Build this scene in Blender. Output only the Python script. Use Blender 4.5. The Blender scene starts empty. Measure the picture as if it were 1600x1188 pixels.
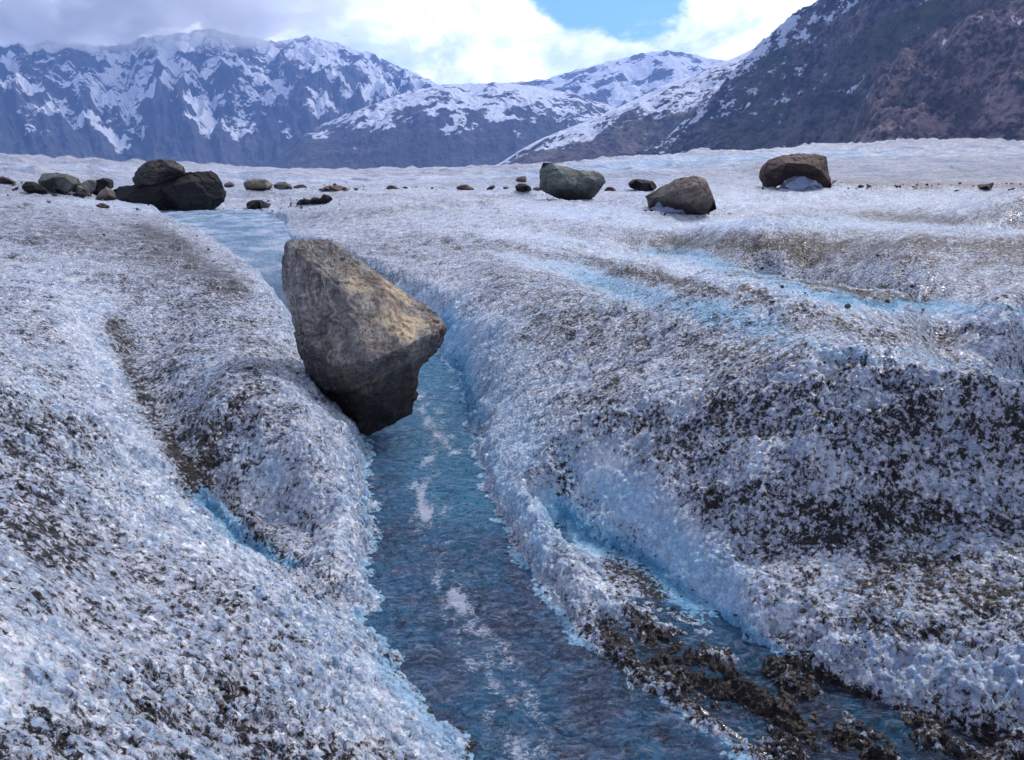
import bpy, math, numpy as np
from mathutils import Vector
from mathutils.geometry import delaunay_2d_cdt
R = math.radians
sc = bpy.context.scene
C = sc.collection

# ------------------------------------------------------------------ camera
F = 1232.0                       # focal length in pixels of a 1600 px wide frame
PITCH = math.atan((594 - 275) / F)
CAMZ = 1.2
cd = bpy.data.cameras.new('camera')
cd.sensor_width = 36; cd.lens = 36 * F / 1600
cd.clip_start = 0.05; cd.clip_end = 40000
cam = bpy.data.objects.new('camera', cd); C.objects.link(cam)
cam.location = (0, 0, CAMZ); cam.rotation_euler = (R(90) - PITCH, 0, 0)
sc.camera = cam

# ------------------------------------------------------------------ light
SUN_EL, SUN_AZ = R(46), R(38)    # azimuth measured from +Y (view direction) towards +X
w = bpy.data.worlds.new('World'); sc.world = w; w.use_nodes = True
nt = w.node_tree; N = nt.nodes; L = nt.links; N.clear()
def wn(t, **k):
    n = N.new(t)
    for a, b in k.items(): setattr(n, a, b)
    return n
def wm(op, a, b=None, c=None):
    n = wn('ShaderNodeMath', operation=op)
    for i, v in enumerate((a, b, c)):
        if v is None: continue
        if isinstance(v, (int, float)): n.inputs[i].default_value = v
        else: L.new(v, n.inputs[i])
    return n.outputs[0]
def wmr(v, a, b, c=0.0, d=1.0):
    n = wn('ShaderNodeMapRange', interpolation_type='SMOOTHSTEP'); L.new(v, n.inputs[0])
    for i, q in enumerate((a, b, c, d)): n.inputs[i + 1].default_value = q
    return n.outputs[0]
def wnoise(vec, scale, det, rough=0.55, dist=0.0):
    n = wn('ShaderNodeTexNoise'); L.new(vec, n.inputs['Vector'])
    n.inputs['Scale'].default_value = scale; n.inputs['Detail'].default_value = det
    n.inputs['Roughness'].default_value = rough; n.inputs['Distortion'].default_value = dist
    return n.outputs['Fac']
tc = wn('ShaderNodeTexCoord'); D = tc.outputs['Generated']
sky = wn('ShaderNodeTexSky', sky_type='NISHITA', sun_disc=False, sun_elevation=SUN_EL, sun_rotation=SUN_AZ)
sky.altitude = 300; sky.air_density = 1.0; sky.dust_density = 0.6; sky.ozone_density = 2.0
sep = wn('ShaderNodeSeparateXYZ'); L.new(D, sep.inputs[0])
az = wm('ARCTAN2', sep.outputs[0], sep.outputs[1]); el = wm('ARCSINE', sep.outputs[2])
# cloud cover: broken overcast with one clear opening a little right of the valley head
cmb = wn('ShaderNodeCombineXYZ')
L.new(az, cmb.inputs[0]); L.new(wm('MULTIPLY', el, 1.7), cmb.inputs[1]); V = cmb.outputs[0]
n1 = wnoise(V, 6.5, 12, 0.56, 0.2); n3 = wnoise(V, 9, 10, 0.62, 0.4)
def hole(a0, e0, ra, re):
    dx = wm('DIVIDE', wm('SUBTRACT', az, a0), ra); dy = wm('DIVIDE', wm('SUBTRACT', el, e0), re)
    return wm('SQRT', wm('ADD', wm('MULTIPLY', dx, dx), wm('MULTIPLY', dy, dy)))
h = hole(0.125, 0.228, 0.120, 0.064)
cover = wm('ADD', wm('MULTIPLY', wm('SUBTRACT', n1, 0.5), 3.4), wmr(h, 0.4, 1.6, -0.6, 0.95))
mask = wmr(cover, -0.10, 0.30)
bright = wm('ADD', wm('MULTIPLY', wm('SUBTRACT', n3, 0.5), 2.6), wm('MULTIPLY', wm('SUBTRACT', n1, 0.5), 2.4))
# clouds glow towards the sun, are duller and bluer to the left
side = wmr(az, -0.75, 0.05, 0.22, 0.66)
lum = wm('ADD', wm('ADD', bright, side), 0.05)
cr = wn('ShaderNodeValToRGB'); L.new(lum, cr.inputs[0])
cr.color_ramp.elements[0].position = 0.0; cr.color_ramp.elements[0].color = (0.34, 0.41, 0.58, 1)
cr.color_ramp.elements[1].position = 0.95; cr.color_ramp.elements[1].color = (1.0, 0.98, 0.99, 1)
e = cr.color_ramp.elements.new(0.45); e.color = (0.54, 0.60, 0.74, 1)
skm = wn('ShaderNodeVectorMath', operation='SCALE'); L.new(sky.outputs[0], skm.inputs[0]); skm.inputs[3].default_value = 0.11
tint = wn('ShaderNodeMixRGB', blend_type='MULTIPLY'); tint.inputs[0].default_value = 1; tint.inputs[2].default_value = (0.30, 0.46, 0.95, 1)
L.new(skm.outputs[0], tint.inputs[1])
mx = wn('ShaderNodeMixRGB'); L.new(mask, mx.inputs[0]); L.new(tint.outputs[0], mx.inputs[1]); L.new(cr.outputs[0], mx.inputs[2])
bg = wn('ShaderNodeBackground'); bg.inputs[1].default_value = 1.0; L.new(wm('ADD', 0.85, wm('MULTIPLY', wmr(sep.outputs[1], 0.2, 1.0, 0, 1.3), wmr(el, 1.0, 0.2, 0, 1.0))), bg.inputs[1]); L.new(mx.outputs[0], bg.inputs[0])
ow = wn('ShaderNodeOutputWorld'); L.new(bg.outputs[0], ow.inputs[0])
w.cycles.sampling_method = 'MANUAL'; w.cycles.sample_map_resolution = 512

sd = bpy.data.lights.new('sun', 'SUN'); sd.energy = 2.2; sd.angle = R(8); sd.color = (1.0, 0.93, 0.86)
sun = bpy.data.objects.new('sun', sd); C.objects.link(sun)
dirv = Vector((math.sin(SUN_AZ) * math.cos(SUN_EL), math.cos(SUN_AZ) * math.cos(SUN_EL), math.sin(SUN_EL)))
sun.rotation_euler = dirv.to_track_quat('Z', 'Y').to_euler(); sun.location = (0, 0, 50)
sc.view_settings.view_transform = 'Standard'; sc.view_settings.look = 'None'
sc.view_settings.gamma = 1; sc.view_settings.use_curve_mapping = False
sc.view_settings.exposure = 0.43
sc.cycles.max_bounces = 6; sc.cycles.diffuse_bounces = 3; sc.cycles.glossy_bounces = 3
sc.cycles.transparent_max_bounces = 8; sc.cycles.volume_bounces = 2
sc.cycles.use_denoising = True

# ------------------------------------------------------------------ numpy noise
def _h(ix, iy, iz, seed):
    h = (ix.astype(np.int64) * 374761393 + iy.astype(np.int64) * 668265263 + iz.astype(np.int64) * 2147483647 + seed * 974634777) & 0xffffffff
    h = ((h ^ (h >> 13)) * 1274126177) & 0xffffffff
    h = ((h ^ (h >> 16)) * 2246822519) & 0xffffffff
    return h ^ (h >> 15)
def perlin2(x, y, seed=0):
    ix = np.floor(x); iy = np.floor(y); fx = x - ix; fy = y - iy
    ux = fx * fx * fx * (fx * (fx * 6 - 15) + 10); uy = fy * fy * fy * (fy * (fy * 6 - 15) + 10)
    z0 = np.zeros(1)
    def g(a, b):
        t = _h(ix + a, iy + b, z0, seed) * (2 * math.pi / 4294967296.0)
        return np.cos(t) * (fx - a) + np.sin(t) * (fy - b)
    a = g(0, 0); b = g(1, 0); c = g(0, 1); d = g(1, 1)
    return ((a + (b - a) * ux) * (1 - uy) + (c + (d - c) * ux) * uy) * 1.5
def fbm2(x, y, o=4, seed=0, gain=0.5, lac=2.03):
    s = 0; a = 1; t = 0
    for i in range(o):
        s = s + a * perlin2(x, y, seed + i * 17); t += a; a *= gain; x = x * lac + 3.7; y = y * lac - 1.3
    return s / t
def ridge2(x, y, o=4, seed=0, gain=0.5):
    s = 0; a = 1; t = 0
    for i in range(o):
        s = s + a * (1 - 2 * np.abs(perlin2(x, y, seed + i * 13))); t += a; a *= gain
        x, y = x * 1.9 + 0.3 * y + 5.1, y * 1.9 - 0.3 * x + 2.2
    return s / t
def perlin3(p, seed=0):
    i = np.floor(p); f = p - i; u = f * f * f * (f * (f * 6 - 15) + 10)
    r = 0
    for a in (0, 1):
        for b in (0, 1):
            for c in (0, 1):
                h = _h(i[:, 0] + a, i[:, 1] + b, i[:, 2] + c, seed)
                t = (h & 0xffff) * (2 * math.pi / 65536); zz = ((h >> 16) & 0xffff) / 32768.0 - 1
                q = np.sqrt(1 - zz * zz)
                g = q * np.cos(t) * (f[:, 0] - a) + q * np.sin(t) * (f[:, 1] - b) + zz * (f[:, 2] - c)
                wgt = (u[:, 0] if a else 1 - u[:, 0]) * (u[:, 1] if b else 1 - u[:, 1]) * (u[:, 2] if c else 1 - u[:, 2])
                r = r + wgt * g
    return r * 1.5
def fbm3(p, o=4, seed=0, gain=0.5):
    s = 0; a = 1; t = 0
    for k in range(o):
        s = s + a * perlin3(p, seed + 7 * k); t += a; a *= gain; p = p * 2.07 + 1.9
    return s / t
def worley(x, y, seed=0):
    """F1 and F2 distances and a random value of the nearest cell"""
    ix = np.floor(x); iy = np.floor(y); z0 = np.zeros(1)
    f1 = np.full(x.shape, 9.0); f2 = np.full(x.shape, 9.0); rv = np.zeros(x.shape); ox = np.zeros(x.shape); oy = ox.copy(); ra = ox.copy(); rb = ox.copy()
    for a in (-1, 0, 1):
        for b in (-1, 0, 1):
            h = _h(ix + a, iy + b, z0, seed)
            d = (ix + a + (h & 0xffff) / 65536.0 - x) ** 2 + (iy + b + ((h >> 16) & 0xffff) / 65536.0 - y) ** 2
            near = d < f1; ox = np.where(near, ix + a + (h & 0xffff) / 65536.0 - x, ox); oy = np.where(near, iy + b + ((h >> 16) & 0xffff) / 65536.0 - y, oy)
            ra = np.where(near, ((h >> 4) & 0xff) / 127.5 - 1, ra); rb = np.where(near, ((h >> 20) & 0xff) / 127.5 - 1, rb)
            f2 = np.where(near, f1, np.minimum(f2, d)); rv = np.where(near, ((h >> 8) & 0xff) / 255.0, rv); f1 = np.where(near, d, f1)
    return np.sqrt(f1), np.sqrt(f2), rv, ox * ra + oy * rb
def sstep(a, b, x):
    t = np.clip((x - a) / (b - a), 0, 1); return t * t * (3 - 2 * t)

# ------------------------------------------------------------------ survey: sight lines taken from the camera station
def ray(u, v):
    x = (u - 800) / F; t = (594 - v) / F
    dx, dy, dz = x, math.cos(PITCH) + t * math.sin(PITCH), -math.sin(PITCH) + t * math.cos(PITCH)
    h = math.hypot(dx, dy)
    return math.atan2(dx, dy), dz / h           # bearing, slope
def at_z(u, v, z):
    a, s = ray(u, v); d = (z - CAMZ) / s
    return a, d, z
def at_d(u, v, d):
    a, s = ray(u, v); return a, d, CAMZ + s * d
def wl(d):                                      # level of the meltwater along its course
    return 0.012 * np.maximum(d - 5, 0)

Z = [ # (u, v, z) points on the ice surface
 # near left hump and its crest
 (0,430,.55),(-300,430,.6),(130,480,.52),(200,640,.45),(290,780,.34),(370,880,.23),(430,920,.2),(530,975,.12),(640,1090,.06),(700,1188,.03),
 (0,1188,.55),(-300,1188,.6),(-300,800,.65),(300,1188,.35),(0,800,.58),(120,800,.47),(200,1000,.38),(0,1000,.57),(450,1100,.2),(550,1150,.12),(300,930,.32),(60,600,.56),(0,1600,.5),(400,1600,.3),
 # gully behind it
 (415,862,.0),(358,815,.04),(303,742,.12),(255,650,.21),(205,552,.31),(172,500,.40),(450,885,.04),(540,957,.0),
 # middle spit
 (300,450,.45),(350,550,.40),(450,600,.33),(420,500,.38),(480,700,.25),(540,800,.12),(550,740,.13),(500,880,.09),(545,900,.06),(470,920,.07),(400,780,.19),(340,650,.31),(280,560,.38),
 (440,462,.35),(380,428,.40),(300,387,.45),(222,347,.55),(250,380,.5),(100,400,.58),(0,370,.62),(120,345,.62),(0,325,.68),(100,322,.62),(-300,330,.75),
 # ground left and behind of the upper stream
 (60,306,.62),(180,320,.5),(260,329,.27),(350,322,.33),(440,326,.33),(405,322,.33),(490,318,.42),(-300,300,.8),
 # bank right of the upper stream
 (480,345,.30),(452,356,.17),(520,372,.33),
 # right hill: crest, then its face
 (600,365,.42),(700,385,.44),(800,415,.49),(900,455,.52),(1000,488,.56),(1100,516,.58),(1200,540,.59),(1400,575,.61),(1600,600,.62),(1900,640,.58),
 (1000,600,.40),(1200,700,.41),(1400,800,.42),(1600,900,.42),(1000,750,.22),(1200,900,.2),(1400,1000,.2),(1600,1188,.15),(1200,1000,.1),(1400,1150,.04),(1600,1050,.3),(1900,1188,.25),(1900,900,.45),
 (800,500,.37),(750,480,.33),(650,430,.33),(560,390,.34),(700,520,.18),(800,600,.22),(850,700,.2),(900,700,.27),(780,800,.05),(850,850,.075),(900,900,.06),(760,650,.09),(900,800,.13),
 (980,930,.035),(1060,990,.02),(1150,1050,.01),(1300,1120,-.01),(1230,1080,.0),(1100,860,.16),(940,850,.06),(1040,915,.04),(1130,975,.02),(1000,1188,-.1),(1350,1300,-.05),(1800,1500,.1),
 # second gully and ridge
 (920,447,.27),(1000,484,.24),(1150,513,.25),(1300,546,.29),(1600,592,.36),(1900,620,.46),(840,415,.42),
 (1100,475,.44),(1300,505,.46),(950,425,.42),(800,372,.5),(900,385,.5),(1000,410,.56),(1150,440,.58),(1300,470,.60),(1450,488,.61),(1600,495,.62),(1900,520,.6),(1450,530,.49),
 # third gully, speckled face and crest
 (1050,403,.34),(1200,447,.24),(1400,480,.26),(1600,488,.46),(1900,500,.5),
 (1200,400,.5),(1400,420,.52),(1600,425,.54),(1000,365,.55),(1100,352,.66),(1300,354,.72),(1600,364,.76),(1900,380,.72),
 # fourth hump
 (1200,334,.56),(1300,335,.58),(1450,342,.62),(1600,352,.68),(1060,338,.56),(1130,304,.82),(1250,292,.92),(1350,294,.92),(1450,298,.92),(1600,322,.88),(1900,330,.85),
 # middle ground
 (600,335,.46),(700,340,.48),(800,335,.55),(900,316,.6),(500,330,.45),(700,312,.6),(850,304,.66),
]
P = [at_z(*q) for q in Z]
P += [at_d(*q) for q in [ # (u, v, distance)
 (700,297.5,34),(560,297,36),(850,297,33),(400,300,36),(200,300,40),(0,290,40),(-300,285,40),(1000,296,32),
 (700,293,60),(560,292,60),(850,291,55),(400,292,62),(200,290,64),(0,281,60),(1000,288,50),(1150,282,52),
 (1350,289,34),(1500,289,36),(1600,292,30),(1350,279,60),(1500,272,60),(1700,270,60),
 (1900,226,150),(1600,229,150),(1350,233,150),(1200,240,150),(1050,249,140),(950,259,130),(800,268,120),(700,273,120),(600,281,115),(560,282,115),(450,277,110),
 (300,266,120),(150,258,120),(0,254,120),(-300,250,120)]]
for u, v, d in [(1300,0,10.3),(1500,0,9.2),(1120,0,11.2)]:
    P.append((ray(u, 400)[0], d, .44))
for u, d, z in [(1300,26,.66),(1500,26,.66),(1150,23,.58),(700,45,.45),(850,42,.5),(500,46,.4)]:
    P.append((ray(u, 300)[0], d, z))
for u in range(-400, 2100, 250): P.append((ray(u, 280)[0], 330, -1.5 + max(0, u - 800) / 800 * 3)); P.append((ray(u, 280)[0], 900, -6))
for a in (-3.1, -2.4, -1.7, -1.1, 1.1, 1.7, 2.4, 3.1):
    for d, z in ((.5, .45), (2, .5), (6, .55), (20, .6), (80, 1.0), (300, 0.5)):
        P.append((a, d, z))
P = np.array(P); KT = 1.7
def kern(r): return np.where(r > 1e-9, r * r * np.log(r + 1e-12), 0)
pa = P[:, 0] * KT; pd = np.log(P[:, 1]); pw = np.where(P[:, 1] > 50, 1, 1)
n_ = len(P)
# heights are interpolated as height over distance-scaled relief so that far swells stay in proportion
def scl(d): return 0.35 + d * 0.02
K = kern(np.hypot(pa[:, None] - pa[None], pd[:, None] - pd[None])) + np.eye(n_) * 0.0002
A = np.zeros((n_ + 3, n_ + 3)); A[:n_, :n_] = K; A[:n_, n_] = 1; A[:n_, n_ + 1] = pa; A[:n_, n_ + 2] = pd
A[n_:, :n_] = A[:n_, n_:].T
sol = np.linalg.solve(A, np.concatenate([P[:, 2] / scl(P[:, 1]), [0, 0, 0]]))
ga = np.linspace(-math.pi, math.pi, 900); gd = np.linspace(math.log(0.15), math.log(1000), 420)
GA, GD = np.meshgrid(ga, gd)
G = np.zeros(GA.shape)
for i in range(n_): G += sol[i] * kern(np.hypot(GA * KT - pa[i], GD - pd[i]))
G += sol[n_] + sol[n_ + 1] * GA * KT + sol[n_ + 2] * GD
G = np.clip(G, -3, 3)
def base_h(x, y):
    a = np.arctan2(x, y); d = np.maximum(np.hypot(x, y), 0.16)
    fa = np.clip((a + math.pi) / (2 * math.pi) * 899, 0, 898.999); fd = np.clip((np.log(d) - gd[0]) / (gd[-1] - gd[0]) * 419, 0, 418.999)
    ia = fa.astype(int); idd = fd.astype(int); fa = fa - ia; fd = fd - idd
    g = (G[idd, ia] * (1 - fa) + G[idd, ia + 1] * fa) * (1 - fd) + (G[idd + 1, ia] * (1 - fa) + G[idd + 1, ia + 1] * fa) * fd
    return g * scl(d)
def plan(pts, zf=None):
    out = []
    for u, v in pts:
        z = 0.0
        for _ in range(4):
            a, d, _z = at_z(u, v, z); z = float(wl(d)) if zf is None else zf
        out.append((d * math.sin(a), d * math.cos(a)))
    return np.array(out)
LEFT = [(235,331),(270,345),(350,402),(425,462),(485,540),(530,620),(560,690),(570,780),(566,860),(574,945),(552,970),(592,1035),(645,1100),(705,1188),(760,1290),(800,1500)]
RIGHT = [(1500,1500),(1300,1290),(1190,1188),(1090,1118),(1005,1062),(930,1000),(862,925),(812,855),(768,765),(752,705),(735,650),(722,590),(665,520),(590,470),(520,430),(462,390),(444,347),(400,326)]
STREAM = plan(LEFT + RIGHT)
POOLS = [(plan([(325,790),(352,812),(400,850),(440,862),(470,885),(470,893),(430,893),(400,880),(360,850)], .05), .03),
         (plan([(868,800),(935,832),(1010,872),(1110,925),(1150,975),(1140,1000),(1080,985),(1010,940),(945,895),(900,855)], .03), .05)]
SHOAL = plan([(925,985),(1000,985),(1080,1010),(1150,1010),(1250,1050),(1380,1105),(1600,1188),(1700,1300),(1250,1300),(1150,1170),(1050,1100),(960,1040)])
def sdf(x, y, poly):
    d = np.full(x.shape, 1e9); ins = np.zeros(x.shape, bool); m = len(poly)
    for i in range(m):
        ax, ay = poly[i]; bx, by = poly[(i + 1) % m]
        ex, ey = bx - ax, by - ay
        t = np.clip(((x - ax) * ex + (y - ay) * ey) / (ex * ex + ey * ey), 0, 1)
        d = np.minimum(d, np.hypot(x - ax - t * ex, y - ay - t * ey))
        c = ((ay > y) != (by > y)) & (x < (bx - ax) * (y - ay) / (by - ay + 1e-12) + ax)
        ins ^= c
    return np.where(ins, -d, d)
def smin(a, b, k):
    h = np.clip(0.5 + 0.5 * (b - a) / k, 0, 1); return b * (1 - h) + a * h - k * h * (1 - h)
def ice_smooth(x, y, want=False):
    """ice surface without the crystal crust"""
    d = np.hypot(x, y)
    h = base_h(x, y)
    far = sstep(12, 60, d)
    h = h + 0.05 * fbm2(x * 1.3, y * 1.3, 3, 5) * sstep(.8, 3, d) + 0.018 * fbm2(x * 4.2, y * 4.2, 3, 9)
    # flow ripples on the distant ice: low swells running across, slightly diagonal
    xr, yr = x * 0.9 + y * 0.35, y * 0.9 - x * 0.35
    h = h + far * (1.7 * fbm2(xr / 22, yr / 9, 4, 31) + 0.8 * ridge2(xr / 9, yr / 4, 3, 37)) * sstep(20, 110, d)
    h = h + 0.30 * fbm2(xr / 4, yr / 1.6, 4, 61) * sstep(6, 20, d) * (1 - .8 * np.exp(-((x + 5.5) / 3.0) ** 2 - ((y - 16) / 7.0) ** 2))
    m = (d < 45) & (x < 4) & (x > -14) & (y > -3)
    s = np.full(x.shape, 9.0); pl = np.full(x.shape, 9.0)
    xm, ym = x[m], y[m]
    wx = xm + 0.085 * fbm2(xm * 5, ym * 5, 5, 77, .68); wy = ym + 0.085 * fbm2(xm * 5 + 9, ym * 5, 5, 78, .68)
    s[m] = sdf(wx, wy, STREAM)
    lv = wl(d[m]); sm = s[m]; hm = h[m]
    out = sstep(0, .25, sm)
    lowb = sstep(.25, .7, xm) * sstep(2.6, 2.1, ym)
    prof = 0.015 * (1 - lowb) + (1.15 - .95 * lowb) * np.maximum(sm, 0) ** 0.85
    bank = np.where(sm > 0, smin(lv + prof, np.maximum(hm, lv + .01 + .15 * np.minimum(sm, .15)), .05), lv - 0.10 * sstep(0, .22, -sm))
    h[m] = bank
    q = sdf(wx, wy, SHOAL); hm = h[m]; lump = .002 + .085 * fbm2(xm * 9, ym * 9, 4, 93, .6) + .05 * sstep(.0, .2, sm) * sstep(0, -.2, q) * fbm2(xm * 3, ym * 3, 2, 94)
    h[m] = np.where(q < 1.5, smin(hm, np.maximum(lump, -.05) + .7 * np.maximum(q, 0), .03), hm)
    for k, (poly, dep) in enumerate(POOLS):
        q = sdf(wx, wy, poly); hm = h[m]
        flr = -0.012 if k == 0 else -0.01
        tgt = np.where(q > 0, 0.9 * np.maximum(q, 0) ** .9, 0)
        cut = smin(hm, (0.035 if k == 0 else .0) + tgt + flr, .03)
        h[m] = np.where(q < 1.2, cut, hm)
        pl[m] = np.minimum(pl[m], q)
    return (h, s, pl) if want else h

def ground(u, v, far=200):
    a, s = ray(u, v); ds = np.exp(np.linspace(math.log(1.0), math.log(far), 2500))
    hh = ice_smooth(ds * math.sin(a), ds * math.cos(a)); below = np.where(CAMZ + s * ds < hh)[0]
    return (ds[below[0]] if len(below) else far * .5), a

# ------------------------------------------------------------------ mesh + material helpers
def mesh_obj(name, V, Fc, mat, parent=None, smooth=True, attrs=None, **props):
    me = bpy.data.meshes.new(name)
    V = np.ascontiguousarray(V, np.float32); Fc = np.ascontiguousarray(Fc, np.int32); k = Fc.shape[1]
    me.vertices.add(len(V)); me.vertices.foreach_set('co', V.ravel())
    me.loops.add(Fc.size); me.loops.foreach_set('vertex_index', Fc.ravel())
    me.polygons.add(len(Fc)); me.polygons.foreach_set('loop_start', np.arange(0, Fc.size, k, dtype=np.int32))
    me.polygons.foreach_set('use_smooth', np.full(len(Fc), smooth, bool))
    for an, av in (attrs or {}).items():
        at = me.attributes.new(an, 'FLOAT', 'POINT'); at.data.foreach_set('value', np.ascontiguousarray(av, np.float32))
    me.update(calc_edges=True); me.materials.append(mat)
    o = bpy.data.objects.new(name, me); C.objects.link(o); o.parent = parent
    for a, b in props.items(): o[a] = b
    return o
def grid_faces(nr, nc, wrap=False):
    r = np.arange(nr - 1)[:, None]; c = np.arange(nc if wrap else nc - 1)[None]
    c1 = (c + 1) % nc
    a = r * nc + c; b = r * nc + c1; d = (r + 1) * nc + c; e = (r + 1) * nc + c1
    return np.stack([a, b, e, d], -1).reshape(-1, 4)
def outward(V, Fq):
    a, b, c, d = (V[Fq[:, i]] for i in range(4)); vol = (np.cross(c - a, d - b) * (a + b + c + d)).sum()
    return Fq if vol > 0 else Fq[:, ::-1]
class Mat:
    def __init__(s, name):
        s.m = bpy.data.materials.new(name); s.m.use_nodes = True; s.t = s.m.node_tree; s.t.nodes.clear()
        s.out = s.n('ShaderNodeOutputMaterial'); s.geo = s.n('ShaderNodeTexCoord').outputs['Object']
    def n(s, t, **k):
        q = s.t.nodes.new(t)
        for a, b in k.items(): setattr(q, a, b)
        return q
    def put(s, sock, v):
        if isinstance(v, (int, float)): sock.default_value = v
        elif isinstance(v, tuple): sock.default_value = v if len(v) == 4 or sock.type == 'VECTOR' else v + (1,)
        else: s.t.links.new(v, sock)
    def math(s, op, a, b=0.0, c=0.0, clamp=False):
        q = s.n('ShaderNodeMath', operation=op, use_clamp=clamp)
        for i, v in enumerate((a, b, c)): s.put(q.inputs[i], v)
        return q.outputs[0]
    def mr(s, v, a, b, c=0.0, d=1.0, smooth=True):
        q = s.n('ShaderNodeMapRange', interpolation_type='SMOOTHSTEP' if smooth else 'LINEAR')
        for i, z in enumerate((v, a, b, c, d)): s.put(q.inputs[i], z)
        return q.outputs[0]
    def vec(s, sc_=(1, 1, 1), rot=(0, 0, 0), src=None):
        q = s.n('ShaderNodeMapping'); s.put(q.inputs[0], src or s.geo); s.put(q.inputs['Scale'], sc_); s.put(q.inputs['Rotation'], rot); return q.outputs[0]
    def noise(s, scale, det=4, rough=.55, dist=0.0, vec=None, col=False):
        q = s.n('ShaderNodeTexNoise'); s.put(q.inputs['Vector'], vec or s.geo)
        s.put(q.inputs['Scale'], scale); s.put(q.inputs['Detail'], det); s.put(q.inputs['Roughness'], rough); s.put(q.inputs['Distortion'], dist)
        return q.outputs['Color' if col else 'Fac']
    def vor(s, scale, feature='F1', vec=None, out='Distance', rnd=1.0):
        q = s.n('ShaderNodeTexVoronoi', feature=feature); s.put(q.inputs['Vector'], vec or s.geo); s.put(q.inputs['Scale'], scale); s.put(q.inputs['Randomness'], rnd)
        return q.outputs[out]
    def mix(s, f, a, b, mode='MIX'):
        q = s.n('ShaderNodeMixRGB', blend_type=mode)
        for i, v in enumerate((f, a, b)): s.put(q.inputs[i], v)
        return q.outputs[0]
    def attr(s, name): return s.n('ShaderNodeAttribute', attribute_name=name).outputs['Fac']
    def bump(s, h, dist, strength=1.0, nrm=None):
        q = s.n('ShaderNodeBump'); s.put(q.inputs['Strength'], strength); s.put(q.inputs['Distance'], dist); s.put(q.inputs['Height'], h)
        if nrm is not None: s.put(q.inputs['Normal'], nrm)
        return q.outputs[0]
    def principled(s, **k):
        q = s.n('ShaderNodeBsdfPrincipled')
        for a, v in k.items(): s.put(q.inputs[a.replace('_', ' ')], v)
        return q
    def surf(s, sh): s.t.links.new(sh.outputs[0] if hasattr(sh, 'outputs') else sh, s.out.inputs['Surface']); return s.m

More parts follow.
